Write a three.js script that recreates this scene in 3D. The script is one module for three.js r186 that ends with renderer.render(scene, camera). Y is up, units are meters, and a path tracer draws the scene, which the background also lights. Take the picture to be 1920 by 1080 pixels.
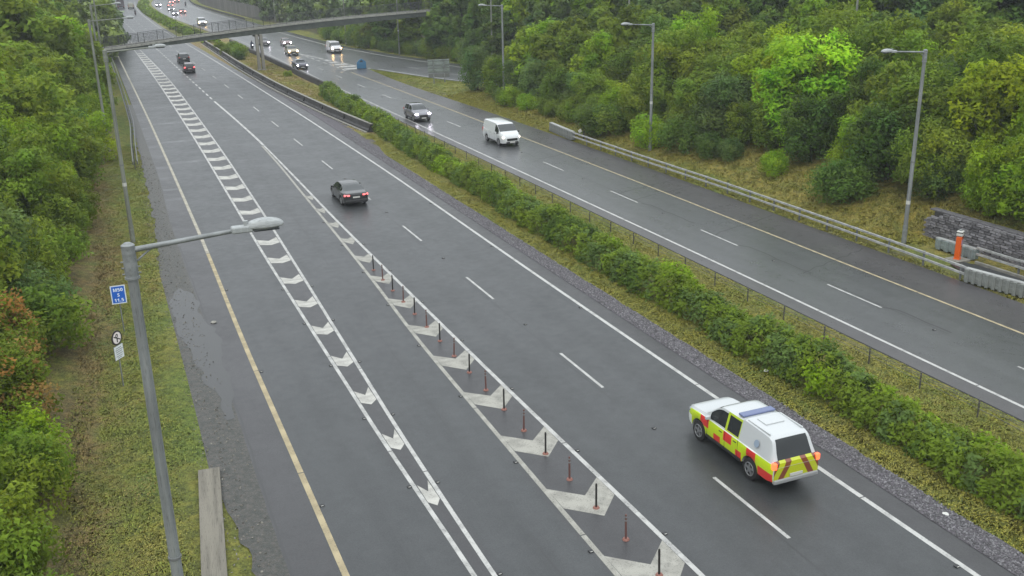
import * as THREE from 'three';
import { mergeGeometries, toCreasedNormals } from 'three/addons/utils/BufferGeometryUtils.js';
import { RoundedBoxGeometry } from 'three/addons/geometries/RoundedBoxGeometry.js';
import { MarchingCubes } from 'three/addons/objects/MarchingCubes.js';

// ------------------------------------------------------------------ camera, sky, sun, exposure
const scene = new THREE.Scene();
const camera = new THREE.PerspectiveCamera(32.56, 16 / 9, 0.5, 3000);
camera.position.set(0, 16.913, 0);
camera.up.set(0.14262, 0.94598, -0.29117);
camera.lookAt(0.3618, 16.913 - 0.32365, -0.87427);
const renderer = new THREE.WebGLRenderer({ antialias: true });
renderer.toneMapping = THREE.LinearToneMapping;
renderer.toneMappingExposure = 1.72;
renderer.shadowMap.enabled = true;
{
  const W = 64, H = 32, d = new Float32Array(W * H * 4);
  for (let j = 0; j < H; j++) for (let i = 0; i < W; i++) {
    const el = Math.sin(((j + 0.5) / H - 0.5) * Math.PI), k = el > 0 ? (1 + 1.7 * el) / 2.2 : 0.45, o = (j * W + i) * 4;
    d[o] = 0.93 * k; d[o + 1] = 0.985 * k; d[o + 2] = 1.03 * k; d[o + 3] = 1;
  }
  const t = new THREE.DataTexture(d, W, H, THREE.RGBAFormat, THREE.FloatType);
  t.mapping = THREE.EquirectangularReflectionMapping; t.magFilter = t.minFilter = THREE.LinearFilter; t.needsUpdate = true;
  scene.background = t; scene.environment = t;
}
const sun = new THREE.DirectionalLight(0xfff3e2, 0.5);
sun.position.set(-60, 150, 20); sun.target.position.set(20, 0, -90);
sun.castShadow = true; sun.shadow.radius = 40; sun.shadow.mapSize.set(2048, 2048);
Object.assign(sun.shadow.camera, { left: -160, right: 160, top: 160, bottom: -160, near: 1, far: 600 });
scene.add(sun, sun.target);
scene.fog = new THREE.FogExp2(0xdfe4ea, 0.0004);

// ------------------------------------------------------------------ helpers
const rngOf = (a) => () => { a |= 0; a = (a + 0x6d2b79f5) | 0; let t = Math.imul(a ^ (a >>> 15), 1 | a); t = (t + Math.imul(t ^ (t >>> 7), 61 | t)) ^ t; return ((t ^ (t >>> 14)) >>> 0) / 4294967296; };
const lerp = THREE.MathUtils.lerp, clamp = THREE.MathUtils.clamp, smooth = (x, a, b) => THREE.MathUtils.smoothstep(x, a, b);
const V = (x, y, z) => new THREE.Vector3(x, y, z);
const used = {};
function numbered(n) { used[n] = (used[n] ?? -1) + 1; return used[n] ? n + '_' + String(used[n]).padStart(3, '0') : n; }
function tag(o, label, category, group, kind) { if (label) o.userData.label = label; if (category) o.userData.category = category; if (group) o.userData.group = group; if (kind) o.userData.kind = kind; return o; }
function thing(name, label, category, x, s, y = 0, turn = 0, group) {
  const o = new THREE.Group(); o.name = numbered(name); o.position.set(x, y, -s); o.rotation.y = turn; scene.add(o);
  return tag(o, label, category, group);
}
function part(name, geo, mat, parent) { const m = new THREE.Mesh(geo, mat); m.name = name; m.castShadow = m.receiveShadow = true; parent.add(m); return m; }
function struct(name, geo, mat) { const m = part(numbered(name), geo, mat, scene); m.userData.kind = 'structure'; return m; }
const box = (w, h, d, x = 0, y = 0, z = 0) => new THREE.BoxGeometry(w, h, d).translate(x, y, z);
const rbox = (w, h, d, r, x = 0, y = 0, z = 0, seg = 2) => new RoundedBoxGeometry(w, h, d, seg, r).translate(x, y, z);
const cyl = (r0, r1, h, n = 12, x = 0, y = 0, z = 0) => new THREE.CylinderGeometry(r0, r1, h, n).translate(x, y + h / 2, z);
function bar(a, b, r0, r1 = r0, n = 8) {
  const d = new THREE.Vector3().subVectors(b, a), g = new THREE.CylinderGeometry(r1, r0, d.length(), n);
  g.applyQuaternion(new THREE.Quaternion().setFromUnitVectors(V(0, 1, 0), d.clone().normalize()));
  return g.translate((a.x + b.x) / 2, (a.y + b.y) / 2, (a.z + b.z) / 2);
}
const merge = (list) => mergeGeometries(list.map((g) => { const h = g.index ? g.toNonIndexed() : g; for (const k of Object.keys(h.attributes)) if (!['position', 'normal', 'uv'].includes(k)) h.deleteAttribute(k); return h; }));
// a smooth curve x(s) through points [s, x]
function curve(...p) {
  return (s) => {
    const n = p.length; let i = 0;
    if (s <= p[0][0]) return p[0][1] + (s - p[0][0]) * (p[1][1] - p[0][1]) / (p[1][0] - p[0][0]);
    if (s >= p[n - 1][0]) return p[n - 1][1] + (s - p[n - 1][0]) * (p[n - 1][1] - p[n - 2][1]) / (p[n - 1][0] - p[n - 2][0]);
    while (s > p[i + 1][0]) i++;
    const sl = (j) => (p[j + 1][1] - p[j][1]) / (p[j + 1][0] - p[j][0]), tg = (j) => j <= 0 ? sl(0) : j >= n - 1 ? sl(n - 2) : (sl(j - 1) * sl(j) <= 0 ? 0 : 2 * sl(j - 1) * sl(j) / (sl(j - 1) + sl(j)));
    const h = p[i + 1][0] - p[i][0], t = (s - p[i][0]) / h, t2 = t * t, t3 = t2 * t;
    return (2 * t3 - 3 * t2 + 1) * p[i][1] + (t3 - 2 * t2 + t) * h * tg(i) + (3 * t2 - 2 * t3) * p[i + 1][1] + (t3 - t2) * h * tg(i + 1);
  };
}
// value noise
const hash = (x, y) => { let h = Math.imul(x, 374761393) + Math.imul(y, 668265263); h = Math.imul(h ^ (h >>> 13), 1274126177); return ((h ^ (h >>> 16)) >>> 0) / 4294967296; };
function noise(x, y) { const i = Math.floor(x), j = Math.floor(y), u = x - i, v = y - j, a = u * u * (3 - 2 * u), b = v * v * (3 - 2 * v); return lerp(lerp(hash(i, j), hash(i + 1, j), a), lerp(hash(i, j + 1), hash(i + 1, j + 1), a), b); }
const fbm = (x, y, o = 4) => { let s = 0, a = 0.5, n = 0; for (let i = 0; i < o; i++) { s += a * noise(x, y); n += a; a *= 0.5; x = x * 2.03 + 17.1; y = y * 2.03 + 5.7; } return s / n; };
function tileNoise(x, y, p) { const i = Math.floor(x), j = Math.floor(y), u = x - i, v = y - j, a = u * u * (3 - 2 * u), b = v * v * (3 - 2 * v), m = (k) => ((k % p) + p) % p; return lerp(lerp(hash(m(i), m(j)), hash(m(i + 1), m(j)), a), lerp(hash(m(i), m(j + 1)), hash(m(i + 1), m(j + 1)), a), b); }
function texture(N, f, srgb = false) {
  const d = new Uint8Array(N * N * 4);
  for (let j = 0; j < N; j++) for (let i = 0; i < N; i++) { const c = f(i / N, j / N), o = (j * N + i) * 4; for (let k = 0; k < 3; k++) d[o + k] = clamp(Math.round((c[k] ?? c[0]) * 255), 0, 255); d[o + 3] = 255; }
  const t = new THREE.DataTexture(d, N, N); t.wrapS = t.wrapT = THREE.RepeatWrapping; t.magFilter = THREE.LinearFilter; t.minFilter = THREE.LinearMipmapLinearFilter; t.generateMipmaps = true;
  if (srgb) t.colorSpace = THREE.SRGBColorSpace; t.needsUpdate = true; return t;
}
const rep = (t, rx, ry = rx) => { const c = t.clone(); c.repeat.set(rx, ry); c.needsUpdate = true; return c; };
const std = (o) => new THREE.MeshStandardMaterial(o);
const rgb = (r, g, b) => new THREE.Color().setRGB(r, g, b), tone = (r, g, b) => rgb(r * 0.76, g * 0.76, b * 0.76);

// ------------------------------------------------------------------ materials
const R0 = rngOf(7), grain = new Float32Array(512 * 512).map(() => R0());
const gr = (u, v, N) => grain[(Math.floor(v * N) % 512) * 512 + (Math.floor(u * N) % 512)];
const asphaltTex = texture(1024, (u, v) => { const g = gr(u, v, 512), m = tileNoise(u * 160, v * 160, 160), l = tileNoise(u * 24, v * 24, 24), st = tileNoise(u * 90, v * 5, 90 * 5); const c = 0.70 + 0.34 * (g - 0.5) + 0.16 * (m - 0.5) + 0.1 * (l - 0.5) + 0.05 * (st - .5) + (g > 0.985 ? 0.3 : 0); return [c]; });
const asphaltRough = texture(512, (u, v) => { const g = gr(u, v, 512), m = tileNoise(u * 40, v * 40, 40), l = tileNoise(u * 7, v * 7, 7); return [0.72 + 0.12 * (m - 0.5) + 0.1 * (l - 0.5) + 0.16 * (g - 0.5)]; });
const asphaltBump = texture(512, (u, v) => { const g = gr(u, v, 512), m = tileNoise(u * 200, v * 200, 200); return [0.6 * g + 0.4 * m]; });
const M = {};
M.asphalt = std({ color: rgb(0.052, 0.056, 0.0585), vertexColors: true, map: rep(asphaltTex, 1 / 7), roughness: 0.56, roughnessMap: rep(asphaltRough, 1 / 11), bumpMap: rep(asphaltBump, 1 / 4), bumpScale: 0.0025 });
M.asphaltWet = M.asphalt.clone(); M.asphaltWet.roughness = 0.44; M.asphaltWet.color.setRGB(0.088, 0.092, 0.095);
M.gravel = std({ color: tone(0.20, 0.185, 0.20), map: texture(512, (u, v) => { const a = tileNoise(u * 64, v * 64, 64), b = tileNoise(u * 128, v * 128, 128), g = gr(u, v, 512); const c = 0.42 + 0.55 * (a - 0.4) + 0.35 * (b - 0.5) + 0.2 * (g - 0.5); return [c * 1.02, c, c * 1.05]; }), roughness: 0.75, bumpMap: texture(256, (u, v) => [tileNoise(u * 64, v * 64, 64)]), bumpScale: 0.03 });
M.gravel.map.repeat.set(1 / 3, 1 / 3); M.gravel.bumpMap.repeat.set(1 / 3, 1 / 3);
const grassTex = texture(1024, (u, v) => { const a = tileNoise(u * 90, v * 90, 90), b = tileNoise(u * 22, v * 22, 22), g = gr(u, v, 512), f = tileNoise(u * 300, v * 40, 300); const c = 0.62 + 0.5 * (a - 0.5) + 0.35 * (b - 0.5) + 0.35 * (g - 0.5) + 0.2 * (f - 0.5); return [c * (1 + 0.2 * (b - 0.5)), c, c * (0.9 + 0.2 * (a - .5))]; });
M.ground = std({ vertexColors: true, map: rep(grassTex, 1 / 5), roughness: 0.9, bumpMap: rep(grassTex, 1 / 2.3), bumpScale: 0.05 });
const wearTex = texture(512, (u, v) => { const a = tileNoise(u * 60, v * 60, 60), g = gr(u, v, 512), l = tileNoise(u * 9, v * 9, 9); return [clamp(1.04 - 0.8 * Math.max(0, g - 0.7) - 0.8 * Math.max(0, a - 0.62) - 0.34 * l, 0.2, 1)]; });
M.white = std({ color: tone(0.60, 0.60, 0.575), map: rep(wearTex, 1 / 2.5), roughness: 0.6 });
M.whiteMid = std({ color: tone(0.62, 0.61, 0.56), map: rep(wearTex, 1 / 2), roughness: 0.65 });
M.whiteOld = std({ color: tone(0.44, 0.43, 0.38), map: rep(wearTex, 1 / 2), roughness: 0.65 });
M.yellow = std({ color: tone(0.53, 0.44, 0.265), map: rep(wearTex, 1 / 2.2), roughness: 0.65 });
M.yellowPale = std({ color: tone(0.52, 0.485, 0.39), map: rep(wearTex, 1 / 2.2), roughness: 0.65 });
M.bandL = std({ color: tone(0.155, 0.16, 0.165), map: rep(wearTex, 1 / 3), roughness: 0.45 });
M.concrete = std({ color: tone(0.34, 0.33, 0.29), map: rep(wearTex, 1 / 1.7), roughness: 0.85, bumpMap: rep(asphaltBump, 1 / 2), bumpScale: 0.004 });
M.darkConcrete = std({ color: tone(0.062, 0.06, 0.06), map: rep(wearTex, 1 / 2.3), roughness: 0.8 });
M.galv = std({ color: tone(0.36, 0.385, 0.385), map: rep(wearTex, 1 / 0.8), metalness: 0.25, roughness: 0.55 });
M.galvDark = std({ color: tone(0.22, 0.23, 0.23), metalness: 0.3, roughness: 0.6 });
M.rail = std({ color: tone(0.64, 0.65, 0.64), map: rep(wearTex, 1 / 1.5), metalness: 0.3, roughness: 0.5 });
M.poleOld = std({ color: tone(0.30, 0.32, 0.27), map: rep(wearTex, 1 / 0.8), roughness: 0.7 });
M.lamp = std({ color: tone(0.50, 0.53, 0.53), map: rep(wearTex, 1 / 0.3), roughness: 0.5 });
M.black = std({ color: tone(0.02, 0.02, 0.02), roughness: 0.6 });
M.rubber = std({ color: tone(0.018, 0.018, 0.019), roughness: 0.85 });
M.rim = std({ color: tone(0.38, 0.39, 0.4), metalness: 0.6, roughness: 0.4 });
M.glass = std({ color: tone(0.025, 0.03, 0.032), roughness: 0.06 });
M.glassLight = std({ color: tone(0.06, 0.068, 0.07), roughness: 0.08 });
M.under = std({ color: tone(0.015, 0.015, 0.016), roughness: 0.9 });
M.trim = std({ color: tone(0.03, 0.031, 0.033), roughness: 0.55 });
M.plateW = std({ color: tone(0.7, 0.7, 0.66), roughness: 0.5 });
M.bark = std({ color: tone(0.09, 0.075, 0.055), map: rep(wearTex, 3, 3), roughness: 0.95 });
M.birch = std({ color: tone(0.24, 0.23, 0.2), map: rep(wearTex, 3, 3), roughness: 0.9 });
M.grassBlade = std({ color: 0xffffff, roughness: 0.8, side: THREE.DoubleSide });
M.headWhite = std({ color: tone(0.8, 0.8, 0.85), emissive: rgb(0.92, 0.86, 1), emissiveIntensity: 24, roughness: 0.2 });
M.headWarm = std({ color: tone(0.8, 0.75, 0.6), emissive: rgb(1, 0.6, 0.22), emissiveIntensity: 40, roughness: 0.2 });
M.headOff = std({ color: tone(0.45, 0.47, 0.5), roughness: 0.12, metalness: 0.3 });
M.tailOn = std({ color: tone(0.5, 0.03, 0.03), emissive: rgb(1, 0.16, 0.16), emissiveIntensity: 1.5, roughness: 0.3 });
M.tailOff = std({ color: tone(0.3, 0.01, 0.01), emissive: rgb(1, 0.06, 0.03), emissiveIntensity: 0.12, roughness: 0.3 });
M.redLamp = std({ color: tone(0.5, 0.03, 0.03), emissive: rgb(1, 0.2, 0.16), emissiveIntensity: 16, roughness: 0.3 });
const paint = (r, g, b, rough = 0.3) => new THREE.MeshPhysicalMaterial({ color: tone(r, g, b), roughness: rough, clearcoat: 0.7, clearcoatRoughness: 0.08 });

// ------------------------------------------------------------------ alignment (metres; x to the right of the camera, s along the road)
const A = curve([-30, 4.65], [40, 4.7], [65, 4.95], [120, 5.1], [200, 4.95], [283, 5.3], [353, 5.7], [404, 7.2], [470, 11], [640, 40]);
const B1 = curve([-30, 8.15], [22, 8.05], [34, 7.92], [53, 7.93], [75, 8.15], [105, 8.45], [148, 8.6], [206, 8.35], [249, 8.05]);
const B2 = curve([-30, 8.6], [22, 8.58], [30, 8.65], [41, 8.9], [54, 9.25], [71, 9.65], [100, 10.1], [144, 10.35], [206, 9.45], [249, 8.2]);
const C1 = curve([-20, 11.5], [21, 11.78], [28, 11.88], [40, 12.12], [50, 12.55], [62, 12.98], [74, 13.32], [85, 13.65], [95, 13.8]);
const C2 = curve([-20, 14.05], [20, 13.95], [38, 13.78], [62, 13.75], [77, 13.88], [95, 13.98], [112, 13.8], [127.5, 13.5], [166, 13.0], [214, 12.4], [237, 11.8], [263, 11.2], [304, 10.5], [335, 10.1], [390, 11.6], [470, 17], [640, 46]);
const G = curve([-30, 17.38], [75, 17.36], [100, 17.2], [120, 17.1], [142, 16.9], [175, 16.3], [237, 14.9], [300, 14.0], [350, 13.9], [400, 15.6], [470, 20.5], [640, 49.5]);
const D = curve([-30, 20.95], [44, 20.98], [75, 21.15], [102, 21.0], [132, 20.6], [169, 20.0], [215, 19.0], [250, 18.0], [300, 17.45], [350, 17.4], [385, 18.0], [442, 20.3], [520, 28], [640, 53]);
const E = curve([-30, 31.05], [38, 31.05], [70, 30.85], [115, 30.35], [143, 30.0], [170, 30.0], [214, 30.0], [250, 28.4], [290, 26.4], [345, 24.7], [400, 25.4], [470, 30.5], [640, 60]);
const FG = curve([-30, 34.05], [75, 34.05], [115, 33.65], [165, 33.1], [214, 33.2], [250, 31.8], [290, 29.9], [345, 28.2], [400, 28.9], [470, 34], [640, 63.5]);
const F = curve([-30, 37.25], [56, 37.3], [97, 37.0], [126, 36.6], [158, 35.9], [184, 35.0]);
const LE = curve([-30, 3.15], [25, 3.15], [40, 3.3], [67, 3.4], [85, 3.8], [148, 4.0], [190, 4.0], [240, 4.2], [353, 4.8], [404, 6.2], [470, 10], [640, 39]);
const RE = curve([-30, 21.95], [80, 21.98], [100, 22.1], [125, 21.9], [141, 21.6], [169, 21.0], [215, 20.0], [250, 19.0], [300, 18.4], [350, 18.4], [442, 21.4], [520, 29], [640, 54]);
const E0 = curve([-30, 30.15], [60, 30.05], [93, 29.7], [115, 29.3], [143, 29.0], [214, 29.1], [250, 27.4], [290, 25.4], [345, 23.7], [400, 24.4], [470, 29.5], [640, 59]);
const FE = curve([-30, 40.6], [60, 40.6], [100, 40.1], [135, 39.2], [152, 39.6]);
const SR = curve([-30, 92], [60, 73], [100, 64], [130, 58], [150, 54.2], [162, 51.7], [170, 49.9], [185, 47.5], [192, 46.2], [219, 44.6], [289, 41.6], [345, 39.6], [387, 38.9], [437, 41.2], [520, 50], [640, 76]);
const SL = curve([-30, 82], [60, 62.5], [100, 53.5], [120, 48.6], [137, 44.0], [152, 40.0]);
const slipY = (s) => 2.6 * smooth(140 - s, 0, 75);
const leftEdge = curve([10, -2.6], [30, -2.5], [46, -1.9], [60, -1.0], [75, -1.4], [100, -0.6], [150, 0.6], [300, 2], [404, 4]);

const rustAt = [[-5.3, 42.4, 3.9], [-4.9, 38.2, 3.2], [-6.9, 46.6, 4.2], [-8.0, 42.4, 4.4]];
const mudC = curve([18, 2.6], [27, 2.2], [33, 1.6], [40, 1.1], [47, 1.25], [55, 1.7], [64, 2.3], [85, 2.8], [130, 3.4]), mudL = (s) => Math.min(LE(s) - 0.25, mudC(s));
function groundY(x, s) {
  const le = LE(s), sr = SR(s);
  if (x < le + 0.3) { let y = lerp(-0.04, 0.03, smooth(le - x, 0.6, 2.0)); const e = Math.min(leftEdge(s), le - 2) + 0.4; if (x < e) y += Math.min(3.2, (e - x) * 0.2) + 0.25 * (fbm(x * 0.2, s * 0.2, 3) - 0.5) * smooth(e - x, 0, 3); return y; }
  if (s < 152) {
    if (x < FE(s) + 0.6) { const m = smooth(x, RE(s) + 0.8, RE(s) + 2) * smooth(-x, -E0(s) + 0.2, -E0(s) + 1.5); return -0.04 + m * (0.06 + 0.12 * (fbm(x * 0.7, s * 0.5, 3) - 0.4)); }
    if (x < SL(s) - 0.4) { const hb = smooth(46.5 - s, 0, 3), a = FE(s) + 0.8 + 3.6 * hb, b = SL(s) - 0.8, w = b - a, t = clamp((x - a - 1.4) / Math.max(2, Math.min(9, w - 1.4)), 0, 1), wall = hb * 1.35 * smooth(x, 45.62, 46.3); return -0.04 + wall + smooth(x, a, a + 1.2) * 0.06 + slipY(s) * t * (1.6 - 0.6 * t) + 0.2 * (fbm(x * 0.4, s * 0.4, 3) - 0.5) * smooth(x, a + 1, a + 4) * smooth(b - x, 0, 2) - (x > b ? 0.04 : 0); }
    if (x < sr + 0.8) return slipY(s) - 0.05;
    return slipY(s) - 0.05 + Math.min(10, (x - sr - 0.8) * 0.3) + 0.4 * (fbm(x * 0.15, s * 0.15, 3) - 0.5) * smooth(x, sr + 1, sr + 4);
  }
  if (x < sr + 0.8) { const m = smooth(x, RE(s) + 0.5, RE(s) + 1.6) * smooth(-x, -E0(s) + 0.2, -E0(s) + 1.2); return -0.04 + m * 0.18; }
  return -0.04 + Math.min(9, Math.max(0, x - sr - 1.5) * 0.25) + 0.4 * (fbm(x * 0.15, s * 0.15, 3) - 0.5) * smooth(x, sr + 2, sr + 6);
}
// ---- the ground: one sheet to beyond the last tree
{
  const xs = [], ss = [];
  for (let x = -500; x < -60; x += 40) xs.push(x); for (let x = -60; x < -12; x += 4) xs.push(x); for (let x = -12; x < 66; x += 0.55) xs.push(x); for (let x = 66; x < 120; x += 3) xs.push(x); for (let x = 120; x <= 640; x += 40) xs.push(x);
  for (let s = -120; s < 10; s += 10) ss.push(s); for (let s = 10; s < 70; s += 0.6) ss.push(s); for (let s = 70; s < 160; s += 1.1) ss.push(s); for (let s = 160; s < 460; s += 4) ss.push(s); for (let s = 460; s <= 1200; s += 40) ss.push(s);
  const nx = xs.length, ns = ss.length, pos = new Float32Array(nx * ns * 3), col = new Float32Array(nx * ns * 3), uv = new Float32Array(nx * ns * 2), idx = [];
  const green = [0.19, 0.195, 0.035], lush = [0.135, 0.185, 0.028], dry = [0.255, 0.22, 0.06], brown = [0.21, 0.14, 0.065], soil = [0.06, 0.055, 0.028];
  const mix = (a, b, t) => a.map((v, i) => lerp(v, b[i], t));
  for (let j = 0; j < ns; j++) for (let i = 0; i < nx; i++) {
    const x = xs[i], s = ss[j], k = j * nx + i;
    pos.set([x, groundY(x, s), -s], k * 3); uv.set([x, s], k * 2);
    const n1 = fbm(x * 0.35, s * 0.22, 4), n2 = fbm(x * 1.3 + 40, s * 0.9, 3), n3 = fbm(x * 0.12 + 9, s * 0.1, 3);
    let c = mix(green, lush, smooth(n1, 0.45, 0.75));
    c = mix(c, dry, smooth(n2 * 0.6 + n3 * 0.4, 0.5, 0.72) * 0.6);
    if (x < LE(s)) { const e = leftEdge(s); c = mix(c, brown, smooth(e + 2.6 - x, 0, 2.6) * smooth(n2, 0.3, 0.6) * 0.75); c = mix(c, soil, smooth(e - 1 - x, 0, 2)); }
    else if (x < RE(s) + 9 && s > 95 && s < 235) c = mix(c, [0.25, 0.17, 0.085], smooth(n1, 0.3, 0.6) * 0.9);
    else if (x > FE(s) && s < 152) { const t = x - FE(s); c = mix(c, [0.27, 0.23, 0.05], smooth(t, 1.8, 3.4) * smooth(n2, 0.15, 0.5) * smooth(-s, -112, -96)); if (x > SR(s) + 1.5) c = mix(c, soil, 0.9); c = mix(c, soil, smooth(t, 7.5, 11) * smooth(-s, -110, -90)); if (t < 1.6) c = mix(c, [0.1, 0.09, 0.06], smooth(n2, 0.4, 0.6) * 0.6); }
    else if (x > SR(s) + 3) c = mix(c, soil, 0.85);
    col.set(c.map((v) => v * 1.42), k * 3);
  }
  for (let j = 0; j < ns - 1; j++) for (let i = 0; i < nx - 1; i++) { const a = j * nx + i; idx.push(a, a + 1, a + nx, a + 1, a + nx + 1, a + nx); }
  const g = new THREE.BufferGeometry(); g.setAttribute('position', new THREE.BufferAttribute(pos, 3)); g.setAttribute('color', new THREE.BufferAttribute(col, 3)); g.setAttribute('uv', new THREE.BufferAttribute(uv, 2)); g.setIndex(idx); g.computeVertexNormals();
  struct('ground', g, M.ground);
}
// a sheet between two curves
function sheet(f0, f1, s0, s1, ds, y, nx = 1, colour) {
  const n = Math.max(1, Math.ceil((s1 - s0) / ds)), pos = [], uv = [], col = [], idx = [];
  for (let j = 0; j <= n; j++) { const s = lerp(s0, s1, j / n), a = f0(s), b = f1(s); for (let i = 0; i <= nx; i++) { const x = lerp(a, b, i / nx); pos.push(x, typeof y === 'function' ? y(s, x) : y, -s); uv.push(x, s); if (colour) col.push(...colour(x, s, i / nx)); } }
  for (let j = 0; j < n; j++) for (let i = 0; i < nx; i++) { const a = j * (nx + 1) + i; idx.push(a, a + 1, a + nx + 1, a + 1, a + nx + 2, a + nx + 1); }
  const g = new THREE.BufferGeometry(); g.setAttribute('position', new THREE.Float32BufferAttribute(pos, 3)); g.setAttribute('uv', new THREE.Float32BufferAttribute(uv, 2)); if (colour) g.setAttribute('color', new THREE.Float32BufferAttribute(col, 3)); g.setIndex(idx); g.computeVertexNormals(); return g;
}
// ---- carriageways
const track = (x, c, w) => Math.exp(-(((x - c) / w) ** 2));
function asphaltTone(edgeL, lanes, edgeR, hatch) {
  return (x, s) => {
    let v = 0.98 + 0.3 * (fbm(x * 0.9, s * 0.03, 4) - 0.5) + 0.14 * (fbm(x * 1.7, s * 0.6, 3) - 0.5), warm = 0;
    if (x < edgeL(s) || x > edgeR(s)) { v *= 1.0 + 0.2 * (fbm(x * 0.9, s * 0.3, 3) - 0.5); warm = 1; }
    if (hatch) for (const [l0, l1] of hatch) if (x > l0(s) - 0.1 && x < l1(s) + 0.1) { warm = 1; v *= 0.95; }
    for (const [l0, l1] of lanes) { const a = l0(s), b = l1(s); if (x > a && x < b) { v += 0.085 * (track(x, a + (b - a) * 0.27, 0.42) + track(x, a + (b - a) * 0.74, 0.42)) - 0.07 * track(x, (a + b) / 2, 0.3) * (0.6 + 0.8 * fbm(s * 0.08, a * 3, 2)); } }
    return [v * (1 + 0.05 * warm), v * (1 - 0.04 * warm), v * (1 - 0.03 * warm)];
  };
}
const nearRoad = struct('near_carriageway', sheet(LE, RE, -30, 640, 1.5, 0, 72, asphaltTone(A, [[A, B1], [B2, C1], [C2, G], [G, D]], D, [[B1, B2], [C1, C2]])), M.asphalt);
const farR = (s) => (s < 152 ? FE(s) : SR(s));
const farRoad = struct('far_carriageway', mergeGeometries([
  sheet(E0, FE, -30, 152, 1.5, 0, 24, asphaltTone(E, [[E, FG], [FG, F]], F)),
  sheet(E0, SR, 152, 640, 2, 0, 24, asphaltTone(E, [[E, FG]], SR)),
]), M.asphaltWet);
const slipRoad = struct('slip_road', sheet(SL, SR, -30, 152, 2, slipY, 16, asphaltTone(SL, [], SR)), M.asphalt);
// road edges stand a few centimetres above the verge
for (const [f, s0, s1, d] of [[LE, -30, 470, -1], [RE, -30, 470, 1], [E0, -30, 470, -1], [FE, -30, 152, 1]]) {
  const g = sheet(f, (s) => f(s) + d * 0.06, s0, s1, 2, 0, 1); const p = g.attributes.position; for (let i = 1; i < p.count; i += 2) p.setY(i, -0.06); g.computeVertexNormals();
  struct('road_edge', g, M.darkConcrete);
}
// ---- painted markings, each a piece of its road
const PY = 0.004;
function line(road, name, f, s0, s1, w, mat, joint = 0, off = 0) {
  const L = joint || s1 - s0;
  for (let s = s0; s < s1 - 0.01; s += L) part(name, sheet((t) => f(t) - w / 2, (t) => f(t) + w / 2, s, Math.min(s1, s + L - (joint ? 0.05 : 0)), 2, PY + off), mat, road);
}
function dashes(road, name, f, s0, s1, len, period, w, mat) { for (let s = s0; s < s1; s += period) part(name, sheet((t) => f(t) - w / 2, (t) => f(t) + w / 2, s, s + len, len / 2, PY), mat, road); }
line(nearRoad, 'yellow_edge_line', A, 1.8, 59.7, 0.2, M.yellow, 9.65);
line(nearRoad, 'edge_line', A, 59.7, 450, 0.2, M.yellowPale, 9.65);
line(nearRoad, 'white_line', B1, 2, 248, 0.15, M.white, 9.65);
line(nearRoad, 'white_line', B2, 0.1, 246, 0.15, M.white, 9.65);
line(nearRoad, 'white_line', (s) => (B1(249) + lerp(0, -0.4, (s - 249) / 25)), 250, 274, 0.25, M.white);
line(nearRoad, 'white_line', C1, 4, 94, 0.17, M.whiteOld, 9.65);
line(nearRoad, 'white_line', C2, 9.6, 94.2, 0.17, M.white, 9.65);
line(nearRoad, 'white_line', C2, 94.4, 127.6, 0.24, M.white, 9.65);
dashes(nearRoad, 'lane_dash', C2, 129.6, 216, 2.1, 3.75, 0.2, M.white);
dashes(nearRoad, 'lane_dash', C2, 220, 440, 6, 9, 0.15, M.white);
dashes(nearRoad, 'lane_dash', G, -3.4, 440, 4, 11.97, 0.13, M.white);
line(nearRoad, 'white_edge_line', D, 2.2, 450, 0.18, M.white, 9.65);
line(farRoad, 'white_edge_line', E, 7, 450, 0.16, M.white, 9.65);
dashes(farRoad, 'lane_dash', FG, 11, 440, 4, 11.97, 0.12, M.white);
line(farRoad, 'yellow_edge_line', F, 7, 149, 0.15, M.yellow, 9.65);
dashes(farRoad, 'lane_dash', F, 152, 184, 2, 4, 0.26, M.white);
dashes(farRoad, 'lane_dash', (s) => F(184) - (s - 184) * 0.02 + (FG(s) - FG(184)) * 0.9, 188, 420, 2, 6, 0.15, M.white);
line(farRoad, 'white_edge_line', (s) => SR(s) - 2.2, 152, 440, 0.26, M.white, 9.65);
const sheetS = (f0, f1, s0, s1) => sheet(f0, f1, s0, s1, 2, (s) => slipY(s) + PY);
part('white_edge_line', sheetS((s) => SL(s) + 0.5, (s) => SL(s) + 0.74, 30, 151), M.white, slipRoad);
part('white_edge_line', sheetS((s) => SR(s) - 2.33, (s) => SR(s) - 2.07, 30, 151.9), M.white, slipRoad);
for (let s = 40; s < 151; s += 6) part('lane_dash', sheetS((t) => lerp(SL(t), SR(t), 0.4) - 0.07, (t) => lerp(SL(t), SR(t), 0.4) + 0.07, s, s + 3), M.white, slipRoad);
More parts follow.
